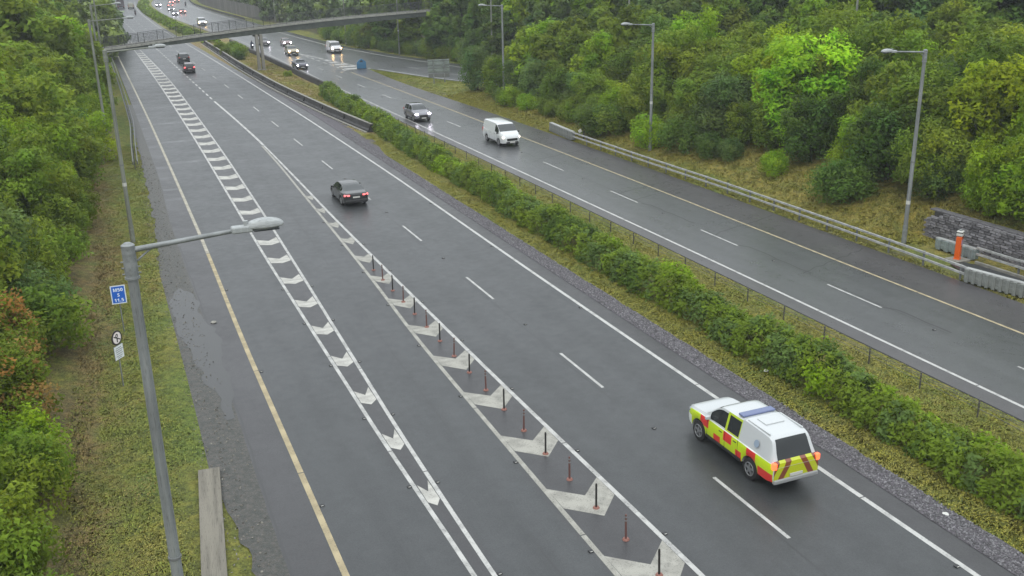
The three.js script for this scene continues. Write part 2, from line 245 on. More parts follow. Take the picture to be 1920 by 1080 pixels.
// chevrons: V-shaped marks pointing at the camera
function chevron(road, xl, xr, apexS, len, nose, mat, small) {
  const xm = lerp(xl, xr, 0.52), fr = small ? smooth(apexS, 50, 110) * 0.55 : 0, P = small ? [[xl, apexS + 1.5 + fr], [xm, apexS + 0.95 + fr], [xr, apexS + 1.65 + fr], [xr, apexS + 0.38], [xm, apexS], [xl, apexS + 0.3]] : [[xl, apexS + nose + len], [xm, apexS + len], [xr, apexS + nose * 1.0 + len], [xr, apexS + nose * 0.42 + 0.62], [xm, apexS], [xl, apexS + nose * 0.42 + 0.55]];
  const g = new THREE.BufferGeometry(); g.setAttribute('position', new THREE.Float32BufferAttribute(P.flatMap(([x, s]) => [x, PY, -s]), 3)); g.setAttribute('uv', new THREE.Float32BufferAttribute(P.flat(), 2)); g.setIndex([0, 5, 1, 5, 4, 1, 1, 4, 3, 1, 3, 2]); g.computeVertexNormals();
  part('chevron_marking', g, mat, road);
}
for (let i = 0; i < 13; i++) { const s = 19.75 + 4.21 * i, w = 0.18; chevron(nearRoad, C1(s + 1.2) + 0.1, C2(s + 1.2) - 0.1, s, 1.35, 0.85 * (C2(s) - C1(s)) / 2, M.whiteOld); }
for (let i = 0; i < 43; i++) { const s = 26.75 + 4.13 * i, a = B1(s + 0.7) + 0.1, b = B2(s + 0.7) - 0.1; if (b - a > 0.12) chevron(nearRoad, a, b, s, 0.85, 0.5 * (b - a), M.whiteMid, true); }
// gore chevrons on the far side, before the blue marker
for (let i = 0; i < 6; i++) { const s = 153 + i * 3.6, a = F(s) + 0.4 + i * 0.1, b = lerp(40.2, F(184), (s - 151) / 33); if (b - a > 0.3) { const g = sheet((t) => lerp(a, b, 0), () => b, s, s + 1.9, 2, PY); part('gore_bar', g, M.white, farRoad); } }
line(farRoad, 'white_line', (s) => lerp(40.0, F(184), (s - 152) / 32), 152.1, 184, 0.26, M.white);
// pale transverse bands across the left lane and shoulder
for (const s of [89, 100, 112, 125, 138, 152, 168, 186]) part('surface_band', sheet((t) => A(t) + 0.15, (t) => B1(t) - 0.15, s, s + 0.5 + s * 0.006, 2, PY * 0.5), M.bandL, nearRoad);
for (const s of [75, 78.5, 83, 87.5, 93, 98, 103, 110, 116, 121, 128, 136, 146, 158, 172]) part('surface_band', sheet((t) => LE(t) + 0.1, (t) => A(t) - 0.14, s, s + 0.35 + s * 0.004, 2, PY * 0.5), M.bandL, nearRoad);
// dark sealed cracks on the far carriageway
function crack(road, pts, w) { const g = []; for (let i = 0; i < pts.length - 1; i++) { const [x0, s0] = pts[i], [x1, s1] = pts[i + 1], L = Math.hypot(x1 - x0, s1 - s0), nx = (s1 - s0) / L * w, ns = -(x1 - x0) / L * w; const q = new THREE.BufferGeometry(); q.setAttribute('position', new THREE.Float32BufferAttribute([x0 - nx, PY, -s0 + ns, x0 + nx, PY, -s0 - ns, x1 + nx, PY, -s1 - ns, x1 - nx, PY, -s1 + ns], 3)); q.setAttribute('uv', new THREE.Float32BufferAttribute([x0, s0, x0, s0, x1, s1, x1, s1], 2)); q.setIndex([0, 1, 2, 0, 2, 3]); q.computeVertexNormals(); g.push(q); } part('sealed_crack', mergeGeometries(g), M.crack, road); }
M.crack = std({ color: tone(0.05, 0.05, 0.052), roughness: 0.45 });
{ const q = rngOf(31); for (const [s0, s1] of [[47, 40.5], [35, 30.5], [58.5, 52]]) { const pts = [[34.12, s0], [34.5, s0 - 0.6]]; for (let s = s0 - 1.2; s > s1; s -= 0.7) pts.push([34.5 + 0.14 * (q() - 0.5), s]); crack(farRoad, pts, 0.05); } for (const s of [59.5, 61.8, 76, 49.5, 41]) { const pts = []; for (let x = 34.2; x < 40.3; x += 0.6) pts.push([x, s + (x - 34) * 0.35 + 0.3 * (q() - 0.5)]); crack(farRoad, pts, 0.035); }
  const pts = []; for (let s = 22; s < 62; s += 0.8) pts.push([LE(s) + 0.14 + 0.07 * (q() - 0.5), s]); crack(nearRoad, pts, 0.035); }
{ const q = rngOf(33); for (const [f, d] of [[B2, 1.75], [G, -0.22], [FG, 0.25]]) for (let s0 = 8; s0 < 170; s0 += 23) { const pts = []; for (let s = s0; s < s0 + 14 + 6 * q(); s += 2) pts.push([f(s) + d + 0.03 * (q() - 0.5), s]); crack(f === FG ? farRoad : nearRoad, pts, 0.014); } }
// gravel strip of the median and the muddy strip of the left shoulder
{ const q = (s) => 0.22 * (fbm(s * 0.9, 3.3, 3) - 0.5);
  struct('gravel_strip', sheet((s) => RE(s) - 0.02, (s) => (s < 84 ? 22.95 : s < 95 ? lerp(22.95, 24.4, (s - 84) / 11) : s < 141 ? curve([95, 24.4], [113, 23.1], [141, 21.75])(s) : 21.7) + q(s), 8, 148, 0.5, (s, x) => 0.012, 3), M.gravel);
  M.mud = std({ color: tone(0.125, 0.122, 0.118), map: rep(grassTex, 1 / 2.1), roughness: 0.5, bumpMap: rep(asphaltBump, 1 / 1.5), bumpScale: 0.01 });
  struct('muddy_shoulder', sheet((s) => mudL(s) + 2.2 * q(s * 1.3), (s) => LE(s) + 0.05 + 0.2 * q(s * 1.7), 18, 130, 0.4, 0.003, 4), M.mud); }
// standing water on the shoulder
{ M.water = std({ color: rgb(0.035, 0.036, 0.036), roughness: 0.3 });
  const q = (s, k) => 1.0 * (fbm(s * 0.55, k, 3) - 0.5);
  struct('water', sheet((s) => curve([36, 3.2], [39, 2.9], [43.5, 2.5], [47.4, 2.15], [51, 2.25], [53.6, 2.6])(s) + q(s, 1.2), (s) => curve([36, 3.25], [39, 3.4], [44, 3.55], [49, 3.45], [52, 3.2], [53.6, 2.7])(s) + q(s, 7.7), 36, 53.6, 0.25, 0.009, 2), M.water); }

// ------------------------------------------------------------------ vegetation
// leaf colours (linear)
const LEAF = {
  yellow: ['yellow-green', 0.30, 0.41, 0.022], bright: ['bright green', 0.245, 0.375, 0.021], mid: ['mid-green', 0.185, 0.268, 0.030], olive: ['olive-green', 0.190, 0.262, 0.027],
  dark: ['dark green', 0.115, 0.190, 0.032], blue: ['grey-green', 0.150, 0.232, 0.060], rust: ['rusty brown', 0.43, 0.245, 0.07], tan: ['yellowing', 0.374, 0.360, 0.048], lime: ['bright lime-green', 0.30, 0.53, 0.028],
};
function leafSoup(n) { const pos = new Float32Array(n * 9), nor = new Float32Array(n * 9), col = new Float32Array(n * 9); let k = 0; return {
  add(c, nn, d, q, size, r, g, b) {
    const t = V(q() - 0.5, q() - 0.75, q() - 0.5).cross(nn).normalize(), e = nn.clone().cross(t), L = size * (0.75 + 0.6 * q()), w = L * 0.34, sn = nn.clone().lerp(d, 0.4).normalize();
    const P = [c.clone().addScaledVector(t, -0.35 * L).addScaledVector(e, w), c.clone().addScaledVector(t, -0.5 * L).addScaledVector(e, -w), c.clone().addScaledVector(t, 0.6 * L)];
    for (const p of P) { pos.set([p.x, p.y, p.z], k); nor.set([sn.x, sn.y, sn.z], k); col.set([r, g, b], k); k += 3; }
  },
  geo() { const f = (a) => new THREE.BufferAttribute(a.subarray(0, k), 3), g = new THREE.BufferGeometry(); g.setAttribute('position', f(pos)); g.setAttribute('normal', f(nor)); g.setAttribute('color', f(col)); return g; } }; }
function crownGeo(seed, H, R, hb, leaves, size, patch, narrow = 1) {
  const q = rngOf(seed), lobes = [], n = Math.round(7 + R * 2), cy = (H + hb) / 2, ry = (H - hb) / 2, soup = leafSoup(leaves + 400);
  for (let i = 0; i < n; i++) {
    const t = (i + 0.5) / n, a = i * 2.4 + q() * 0.9, yy = lerp(-0.8, 0.86, t), rad = Math.sqrt(Math.max(0.05, 1 - yy * yy)) * (0.46 + 0.3 * q()) * narrow, lr = R * lerp(0.52, 0.34, t) * (0.82 + 0.42 * q());
    lobes.push([V(Math.cos(a) * R * rad, cy + yy * (ry - lr * 0.35), Math.sin(a) * R * rad), lr, 0.84 + 0.34 * q(), q() - 0.5]);
  }
  const area = lobes.reduce((s, l) => s + l[1] ** 2, 0), cr = 0.42 + R * 0.07, per = 46;
  for (const [c, lr, br, hu] of lobes) {
    const k = Math.max(3, Math.round((leaves / per) * lr ** 2 / area));
    for (let i = 0; i < k; i++) {
      const d = V(q() * 2 - 1, q() * 2 - 0.7, q() * 2 - 1).normalize(), p = c.clone().addScaledVector(d, lr * (0.55 + 0.5 * Math.sqrt(q())));
      const v = br * (0.78 + 0.44 * q()), h = hu * 0.24 + (q() - 0.5) * 0.16; let tint = [v * (1 + h), v, v * (1 - h * 0.6)];
      if (patch && q() < patch[1]) tint = patch[0].map((x) => x * v);
      for (let j = 0; j < per; j++) {
        const e = V(q() * 2 - 1, q() * 2 - 1, q() * 2 - 1).normalize(), o = p.clone().addScaledVector(e, cr * Math.cbrt(q())); o.y = Math.max(0.08, o.y);
        const nn = V(q() * 2 - 1, q() * 1.7 - 0.35, q() * 2 - 1).addScaledVector(e, 0.45).addScaledVector(d, 0.5).normalize(), w = 0.86 + 0.28 * q();
        soup.add(o, nn, d.clone().addScaledVector(e, 0.6).normalize(), q, size, tint[0] * w, tint[1] * w, tint[2] * w);
      }
    }
  }
  const tr = [bar(V(0, -0.5, 0), V(0.06 * R, cy, 0.05 * R), 0.05 + H * 0.014, 0.03 + H * 0.007, 7)];
  for (const [c] of lobes.slice(1, 7)) tr.push(bar(V(0.02 * R, Math.max(0.2, c.y * 0.45), 0), c, 0.02 + H * 0.005, 0.015, 5));
  return { crown: soup.geo(), trunk: merge(tr), H, R };
}
const ratio = (a, b) => [1, 2, 3].map((i) => LEAF[a][i] / LEAF[b][i]);
const PROTO = {}; function proto(cls, k) {
  const key = cls + k; if (PROTO[key]) return PROTO[key];
  const [H, R, hb, leaves, size] = { bush: [2.4, 1.7, 0.05, 5800, 0.165], small: [5.2, 2.2, 0.1, 9400, 0.2], med: [8, 2.9, 0.15, 12500, 0.25], medF: [8, 2.9, 0.15, 7600, 0.37], tall: [12, 3.7, 0.3, 9500, 0.47], tallF: [12, 3.7, 0.3, 6000, 0.62], rust: [4.6, 2.2, 0.1, 9400, 0.19], fleck: [8, 2.9, 0.15, 10000, 0.28] }[cls];
  return (PROTO[key] = crownGeo(cls.length * 971 + cls.charCodeAt(0) * 37 + k * 101, H, R, hb, leaves, size, cls === 'rust' ? [ratio('olive', 'rust'), 0.62] : cls === 'fleck' ? [[1.35, 1.18, 1.0], 0.2] : null, [1, 0.9, 1.12][k % 3]));
}
const leafMat = {}; function leafMaterial(leaf, v) { const key = leaf + v; if (!leafMat[key]) { const [, r, g, b] = LEAF[leaf], k = [0.9, 1.12][v]; leafMat[key] = new THREE.MeshPhysicalMaterial({ color: rgb(r * k, g * k, b * k), vertexColors: true, roughness: 0.85, specularIntensity: 0.1, transmission: 0.5, thickness: 0, side: THREE.DoubleSide }); } return leafMat[key]; }
const ord = ['first', 'second', 'third', 'fourth', 'fifth', 'sixth', 'seventh', 'eighth', 'ninth', 'tenth', 'eleventh', 'twelfth', 'thirteenth', 'fourteenth', 'fifteenth', 'sixteenth', 'seventeenth', 'eighteenth', 'nineteenth', 'twentieth'];
const plants = [];   // collected, then labelled together
function plant(name, x, s, H, cls, leaf, seed, where, patch) {
  const q = rngOf(seed), P = proto(cls, Math.floor(q() * 3)), o = new THREE.Group(); o.name = numbered(name); o.position.set(x, groundY(x, s) - 0.05, -s); o.rotation.y = q() * 6.28; scene.add(o);
  const k = H / P.H, w = k * (0.88 + 0.3 * q()); o.scale.set(w, k, w);
  part('crown', P.crown, leafMaterial(leaf, q() < 0.5 ? 0 : 1), o); part('trunk', P.trunk, q() < 0.15 ? M.birch : M.bark, o);
  plants.push({ o, x, s, leaf, patch, where, name });
}
{ // left embankment
  const q = rngOf(101); let s = 21.5;
  while (s < 190) {
    const step = s < 50 ? 3.4 : s < 90 ? 4.6 : s < 130 ? 6.2 : 8.5, e = leftEdge(s), lim = -0.19 * s - 5;
    for (let row = 0; row < 5; row++) {
      const x = e - [s < 33 ? 1.0 : s < 60 ? 2.5 : s < 82 ? 1.6 : 0.8, s < 33 ? 3.8 : s < 60 ? 5.4 : 4.2, 7.8, 11.8, 16.6][row] - (q() - 0.5) * 1.6, ss = s + (q() - 0.5) * step * 0.7, near = s < 44, u = q(), u2 = q(), hq = q(); if (x < lim || rustAt.some(([a, b]) => Math.hypot(a - x, b - ss) < 2.1)) continue;
      const H = (near ? [2.0, 3.9, 5.2, 6.3, 7] : s < 58 ? [2.6, 5.0, 6.8, 8, 8.6] : s < 76 ? [3.4, 6.6, 8.0, 8.8, 9.2] : s < 110 ? [4.8, 8.2, 9.8, 10.6, 11] : [6.4, 9.6, 11.2, 12.2, 12.8])[row] * (0.86 + 0.28 * hq);
      let leaf = u < 0.34 ? 'olive' : u < 0.58 ? 'mid' : u < 0.76 ? 'bright' : u < 0.86 ? 'yellow' : u < 0.94 ? 'blue' : 'dark', cls = H < 3 ? 'bush' : H < 6.2 ? 'small' : s < 95 ? 'med' : s < 130 ? 'medF' : 'tallF', patch = false;
      if (cls === 'med' && u2 < 0.2) { cls = 'fleck'; patch = true; }
      plant(H < 3 ? 'bush' : 'tree', x, ss, H, cls, leaf, 1000 + Math.floor(s * 7) + row * 131, ['L', row], patch);
    }
    s += step;
  }
}
rustAt.forEach(([x, s, H], i) => plant('bush', x, s, H, 'rust', 'rust', 8700 + i, ['L', i === 3 ? 1 : 0]));
// strip between the guard rail and the slip road
const frontEdge = curve([10, 47.4], [40, 47.2], [47, 47.0], [52, 46.6], [61, 47.0], [68, 46.9], [74, 45.6], [85, 45.4], [105, 45.2], [116, 44.6]);
{
  const q = rngOf(202); let s = 24;
  while (s < 119) {
    const step = s < 70 ? 4.1 : 4.8, e = frontEdge(s), lim = 1.22 * s + 5;
    for (let row = 0; row < 5; row++) {
      const x = e + [0.6, 3.9, 7.6, 11.6, 15.8][row] + (q() - 0.5) * 1.4, ss = s + (q() - 0.5) * step * 0.7, u = q(), hq = q(), u2 = q(); if ((x > SL(ss) - 1.2 && row > 0) || x > lim) continue;
      const H = [4.4, 7.0, 8.0, 8.4, 8.4][row] * (0.8 + 0.42 * hq) * (s > 100 ? 1.08 : 1);
      const leaf = u < 0.34 ? 'mid' : u < 0.52 ? 'bright' : u < 0.68 ? 'olive' : u < 0.73 ? 'yellow' : u < 0.9 ? 'blue' : 'dark'; let cls = H < 6 ? 'small' : s < 90 ? 'med' : 'medF', patch = false; if (cls === 'med' && u2 < 0.15) { cls = 'fleck'; patch = true; }
      plant('tree', x, ss, H, cls, leaf, 3000 + Math.floor(s * 7) + row * 131, ['F', row], patch);
    }
    s += step;
  }
}
{ // low bushes at the foot of the right bank
  const q = rngOf(252); for (let s = 31; s < 112; s += 2.7) { const u = q(), u2 = q(), h = q(); if (u > 0.72) continue; plant('bush', s < 46 ? 47.2 + u2 * 0.8 : frontEdge(s) - 1.0 - u2 * 1.1, s + u * 2, 1.3 + 1.4 * h, 'bush', ['mid', 'olive', 'blue', 'bright', 'dark'][Math.floor(u2 * 4.99)], 9000 + Math.floor(s * 5), ['F', 5]); }
}
plant('tree', 49.6, 60.5, 8.6, 'med', 'lime', 8801, ['F', 1]); plant('tree', 51.2, 64.5, 7.4, 'med', 'lime', 8802, ['F', 2]);
{ // bushes hanging over the far kerb of the slip road
  const q = rngOf(262); for (let s = 122; s < 214; s += 3.4) { const h = q(), u = q(); plant('bush', SR(s) + 1.7 + u, s, 1.6 + 1.8 * h, 'bush', ['dark', 'mid', 'blue', 'olive'][Math.floor(u * 3.99)], 9500 + Math.floor(s * 5), ['B', 3]); }
}
// the wood behind the slip road
{
  const q = rngOf(303); let s = 40;
  while (s < 190) {
    const step = s < 120 ? 6.4 : 8;
    for (let row = 0; row < 3; row++) {
      const ss = s + (q() - 0.5) * step * 0.6, x = SR(ss) + (ss > 170 ? 3.8 : 2.8) + [0, 6, 12.5][row] + (q() - 0.5) * 2.4, u = q(), hq = q(); if (x > 1.22 * ss + 8) continue;
      const H = (ss > 150 ? [8, 11, 13.5] : [9, 12, 14])[row] * (0.85 + 0.3 * hq);
      const leaf = u < 0.38 ? 'dark' : u < 0.62 ? 'mid' : u < 0.8 ? 'blue' : u < 0.93 ? 'olive' : 'bright';
      plant('tree', x, ss, H, ss < 120 ? 'tall' : 'tallF', leaf, 5000 + Math.floor(s * 7) + row * 131, ['B', row]);
    }
    s += step;
  }
}
// median shrubs under and beyond the footbridge
for (const [x, s, H, leaf] of [[23.6, 177, 1.6, 'dark'], [24.6, 183, 2.0, 'mid'], [23.2, 187, 1.6, 'olive'], [24.8, 192, 1.8, 'mid'], [23.0, 197, 1.5, 'olive'], [26.6, 149, 0.8, 'olive']]) plant('shrub', x, s, H, 'bush', leaf, 7000 + Math.floor(s), ['M', 0]);
// labels for the plants: look first, then where each stands
{
  const marks = { L: [[28, 'the concrete slab'], [41, 'the round sign'], [48, 'the blue sign'], [64, 'the tall slim pole'], [90, 'the left rail end'], [108, 'the left guard rail'], [141, 'the footbridge'], [180, 'the road beyond the footbridge']], F: [[36, 'the orange phone'], [46, 'the stone wall'], [58, 'the middle guard rail'], [73, 'the armed lamp post'], [85, 'the rail end'], [109, 'the slim lamp post']], B: [[60, 'the orange phone'], [75, 'the armed lamp post'], [95, 'the white van'], [115, 'the slim lamp post'], [135, 'the sign back'], [160, 'the blue marker'], [185, 'the footbridge end']], M: [[180, 'the footbridge pier']] };
  const rows = { L: ['at the left verge edge', 'in left second row', 'in left third row', 'in left fourth row', 'deep in left wood'], F: ['at right bank foot', 'in right bank second row', 'in right bank third row', 'high on right bank', 'topmost on right bank', 'low before right bank trees'], B: ['at dark wood front', 'in dark wood middle', 'at dark wood back', 'on slip road kerb'], M: ['in the median'] };
  const seen = {};
  for (const p of plants) { const [z, r] = p.where, m = marks[z].reduce((a, b) => (Math.abs(b[0] - p.s) < Math.abs(a[0] - p.s) ? b : a)); (seen[(p.patch ? 'yellow-flecked ' : '') + LEAF[p.leaf][0] + ' ' + p.name + ' ' + rows[z][r] + ' near ' + m[1]] ??= []).push(p); }
  const cat = { L: 'trees on the left embankment', F: 'trees on the bank behind the guard rail', B: 'trees of the dark wood behind the slip road', M: 'shrubs in the median' };
  for (const [key, list] of Object.entries(seen)) list.sort((a, b) => a.s - b.s).forEach((p, i) => tag(p.o, list.length === 1 ? key : list.length === 2 ? key + (i ? ', farther one' : ', nearer one') : key + ', ' + ord[i] + ' nearest', p.name, cat[p.where[0]]));
}
const mat4 = new THREE.Matrix4(), quat = new THREE.Quaternion(), eul = new THREE.Euler();
function instanced(name, geo, mat, list, parent) {
  const m = new THREE.InstancedMesh(geo, mat, list.length); m.name = name; m.castShadow = m.receiveShadow = true;
  list.forEach(([p, s, r, c], i) => { m.setMatrixAt(i, mat4.compose(p, quat.setFromEuler(eul.set(r[0], r[1], r[2])), typeof s === 'number' ? V(s, s, s) : s)); m.setColorAt(i, c); });
  parent.add(m); return m;
}
// far woods that read as one mass
{
  const q = rngOf(404), soup = leafSoup(160); for (let i = 0; i < 120; i++) { const e = V(q() * 2 - 1, q() * 2 - 1, q() * 2 - 1).normalize(); soup.add(e.clone().multiplyScalar(0.95 * Math.cbrt(q())), V(q() * 2 - 1, q() * 2 - 0.6, q() * 2 - 1).add(e).normalize(), e, q, 0.5, 1, 1, 1); }
  const clump = soup.geo(); clump.deleteAttribute('color'); M.leaf = new THREE.MeshPhysicalMaterial({ color: 0xffffff, roughness: 0.55, transmission: 0.3, thickness: 0, side: THREE.DoubleSide });
  const mass = (name, label, spots) => { const list = []; for (const [x, s, H, R, leaf] of spots) { const [, r0, g0, b0] = LEAF[leaf], gy = groundY(x, s); for (let i = 0; i < 52; i++) { const a = q() * 6.3, t = q(), v = 0.7 + 0.5 * q(); list.push([V(x + Math.cos(a) * R * Math.sqrt(1 - t * t * 0.7) * q() ** 0.4, gy + 0.5 + t * H, -s + Math.sin(a) * R * q() ** 0.4), 1.0 + 0.8 * q(), [q() * 6, q() * 6, q() * 6], rgb(r0 * v, g0 * v, b0 * v)]); } } return tag(instanced(name, clump, M.leaf, list, scene), label, 'wood', null, 'stuff'); };
  const L = ['olive', 'mid', 'dark', 'blue', 'bright'], l = [], r = [], e = [];
  for (let s = 192; s < 480; s += 9) for (let k = 0; k < 4; k++) l.push([LE(s) - 3.5 - k * 8 + q() * 3, s + q() * 6, 7 + k * 1.8 + 3 * q(), 4.3, L[Math.floor(q() * 5)]]);
  for (let s = 192; s < 480; s += 8) for (let k = 0; k < 4; k++) r.push([SR(s) + (s < 275 ? 5.5 : 8) + k * 7 + q() * 3, s + q() * 6, 8 + k * 2 + 3 * q(), 4.5, L[Math.floor(q() * 4)]]);
  for (let x = -60; x < 150; x += 9) for (let k = 0; k < 2; k++) e.push([x + q() * 5, 560 + k * 14 + q() * 8, 16 + 5 * q(), 6, L[Math.floor(q() * 5)]]);
  mass('far_left_wood', 'distant mass of trees along the left of the road beyond the footbridge', l); mass('far_right_wood', 'distant mass of dark trees behind the grey panel wall', r); mass('far_end_wood', 'distant trees closing the view at the far end of the road', e);
}
// hedges of the median
function hedge(label, fx, s0, s1, w, h, cols, seed, n, size, clear) {
  const q = rngOf(seed), o = thing('hedge', label, 'hedge', 0, (s0 + s1) / 2), soup = leafSoup(n + 60), zc = (s0 + s1) / 2; let made = 0;
  while (made < n) {
    const s = lerp(s0, s1, q()), lump = 0.4 + 1.1 * fbm(s * 0.45, seed, 3), a = (q() * 1.1 - 0.05) * Math.PI, hh = h * lump * (0.82 + 0.34 * fbm(s * 1.7, seed + 5, 2)), ww = w * (0.72 + 0.56 * fbm(s * 0.6, seed + 9, 2)), k = 0.66 + 0.4 * Math.sqrt(q());
    const x = fx(s) + Math.cos(a) * ww * 0.5 * k, y = 0.15 + Math.max(0, Math.sin(a)) ** 0.75 * hh * k * 0.94, ci = Math.floor(clamp(fbm(s * 0.4 + 3, x * 0.7 + seed, 2) * 1.5 - 0.25, 0, 0.999) * cols.length), [, r0, g0, b0] = LEAF[cols[ci]], v = 0.78 + 0.45 * q(), d = V(Math.cos(a), Math.sin(a), (q() - 0.5)).normalize(), cr = 0.26;
    for (let j = 0; j < 16; j++, made++) { const e = V(q() * 2 - 1, q() * 2 - 1, q() * 2 - 1).normalize(), wv = v * (0.86 + 0.28 * q()); soup.add(V(x, y, -s + zc).addScaledVector(e, cr * Math.cbrt(q())), V(q() * 2 - 1, q() * 1.8 - 0.2, q() * 2 - 1).addScaledVector(d, 0.8).normalize(), d, q, size, r0 * wv, g0 * wv, b0 * wv); }
  }
  part('foliage', soup.geo(), M.hedgeLeaf, o);
  const g = []; for (let s = s0 + 0.5; s < s1; s += 1.5) g.push(bar(V(fx(s), -0.1, -s + zc), V(fx(s) + 0.3 * (q() - 0.5), h * 0.7, -s + zc + 0.4 * (q() - 0.5)), 0.03, 0.012, 5));
  part('stems', merge(g), M.bark, o).userData.kind = 'stuff';
}
M.hedgeLeaf = new THREE.MeshPhysicalMaterial({ color: 0xffffff, vertexColors: true, roughness: 0.85, specularIntensity: 0.1, transmission: 0.5, thickness: 0, side: THREE.DoubleSide });
hedge('long dense green hedge down the grass median between the carriageways', curve([8, 25.2], [50, 25.25], [80, 25.6], [95, 26.1], [126, 27.2]), 9, 126, 1.95, 1.5, ['dark', 'mid', 'mid', 'blue', 'mid', 'olive', 'bright'], 21, 110000, 0.165);
hedge('low green hedge in the median beyond the footbridge', curve([215, 23.6], [250, 22], [290, 21], [345, 20.2], [400, 21], [440, 24]), 215, 440, 3.4, 1.1, ['olive', 'mid', 'bright', 'olive'], 22, 26000, 0.42);

// ---- grass and pebbles (nobody could count them)
{
  const q = rngOf(55), tuft = (seed, n, hgt, spread) => { const t = rngOf(seed), pos = [], nor = []; for (let i = 0; i < n; i++) { const a = t() * 6.3, r = spread * Math.sqrt(t()), x = Math.cos(a) * r, z = Math.sin(a) * r, h = hgt * (0.5 + 0.7 * t()), w = 0.011 + 0.012 * t(), b = t() * 6.3, lx = (t() - 0.5) * h * 2.6, lz = (t() - 0.5) * h * 2.6; pos.push(x - Math.cos(b) * w, 0, z - Math.sin(b) * w, x + Math.cos(b) * w, 0, z + Math.sin(b) * w, x + lx, h, z + lz); for (let k = 0; k < 3; k++) nor.push(0, 1, 0); } const g = new THREE.BufferGeometry(); g.setAttribute('position', new THREE.Float32BufferAttribute(pos, 3)); g.setAttribute('normal', new THREE.Float32BufferAttribute(nor, 3)); return g; };
  const T = tuft(3, 34, 0.05, 0.34);
  const field = (label, n, pick, tall, cols) => { const list = []; let guard = 0; while (list.length < n && guard++ < n * 6) { const p = pick(); if (!p) continue; const [x, s] = p, k = fbm(x * 0.45 + 7, s * 0.28, 3) + 0.22 * (q() - 0.5), c = (x < 4 && s > 42 && x < leftEdge(s) + 1.5 * fbm(s * 0.4, 2, 2) + 0.4 * q()) ? gBr : cols[Math.floor(clamp(k * 1.6 - 0.3, 0, 0.999) * cols.length)], v = 0.92 + 0.2 * q(); list.push([V(x, groundY(x, s) - 0.01, -s), V(1, tall * (0.5 + 0.7 * q()), 1).multiplyScalar(0.8 + 0.5 * q()), [0, q() * 6.3, 0], rgb(c[0] * v, c[1] * v, c[2] * v)]); } tag(instanced(numbered('grass'), T, M.grassBlade, list, scene), label, 'grass', null, 'stuff'); };
  const gA = [0.27, 0.275, 0.04], gB = [0.215, 0.265, 0.034], gD = [0.32, 0.285, 0.062], gBr = [0.30, 0.215, 0.075], gY = [0.33, 0.305, 0.04];
  field('short patchy grass on the left verge', 8500, () => { const s = 20 + 80 * q() ** 1.5, x = lerp(leftEdge(s) - 0.5, s < 60 ? 2.2 : LE(s) - 0.6, q()); return (s < 33 && x > 0.6 && x < 2.25 && s > 21) || x > mudL(s) - 0.1 + 0.5 * (q() - 0.5) ? null : [x, s]; }, 0.8, [gBr, gA, gB, gB, gA, gD]);
  field('yellowing grass strip between gravel and hedge', 5200, () => { const s = 10 + 85 * q() ** 1.3; return [23.05 + 1.5 * q(), s]; }, 0.8, [gD, gY, gA, gY]);
  field('grass behind the hedge by the far carriageway', 8200, () => { const s = 12 + 112 * q() ** 1.3; return [lerp(26, E0(s) - 0.1, q()), s]; }, 1.1, [gA, gB, gY, gD, gA]);
  field('long yellow-brown grass on the right bank', 11500, () => { const s = 26 + 92 * q(), x = FE(s) + 0.2 + (frontEdge(s) + 1 - FE(s)) * q(); return s < 42.5 && x > 41.2 && x < 45 ? null : [x, s]; }, 1.7, [gD, gY, gA, gY, gD, gA]);
  field('green grass between the far carriageway and the slip road', 3800, () => { const s = 100 + 50 * q(); return [lerp(FE(s) + 0.1, SL(s) - 0.1, q()), s]; }, 1.2, [gA, gB, gY]);
  field('brown dry grass of the median round the bridge pier', 3800, () => { const s = 98 + 110 * q(); return [lerp(23.6, 27.6, q()), s]; }, 1.6, [gBr, gD, gD, gA]);
  const peb = new THREE.IcosahedronGeometry(0.035, 0), list = [];
  for (let i = 0; i < 12000; i++) { const s = 12 + 85 * q() ** 1.5, x = 21.98 + 0.98 * q(), v = 0.06 + 0.16 * q() ** 1.5; list.push([V(x, 0.012, -s), V(0.6 + q(), 0.5 + 0.5 * q(), 0.6 + q()), [q() * 6, q() * 6, q() * 6], rgb(v * 1.02, v, v * 1.06)]); }
  tag(instanced('loose_gravel', peb, std({ color: 0xffffff, roughness: 0.7 }), list, scene), 'loose grey stones along the edge of the near carriageway', 'gravel', null, 'stuff');
  const lit = []; for (let i = 0; i < 1300; i++) { const s = 24 + 70 * q(), x = LE(s) - 1.5 * q() ** 0.8 - (s < 55 ? 0.3 * q() : 0), v = 0.1 + 0.12 * q(); lit.push([V(x, 0.012, -s), V(0.5 + q() * 0.9, 0.35, 0.5 + q() * 0.9), [q() * 6, q() * 6, q() * 6], rgb(v * 1.05, v, v * 0.85)]); }
  tag(instanced('loose_grit', peb, std({ color: 0xffffff, roughness: 0.8 }), lit, scene), 'grit and wet debris along the left hard shoulder', 'grit', null, 'stuff');
}
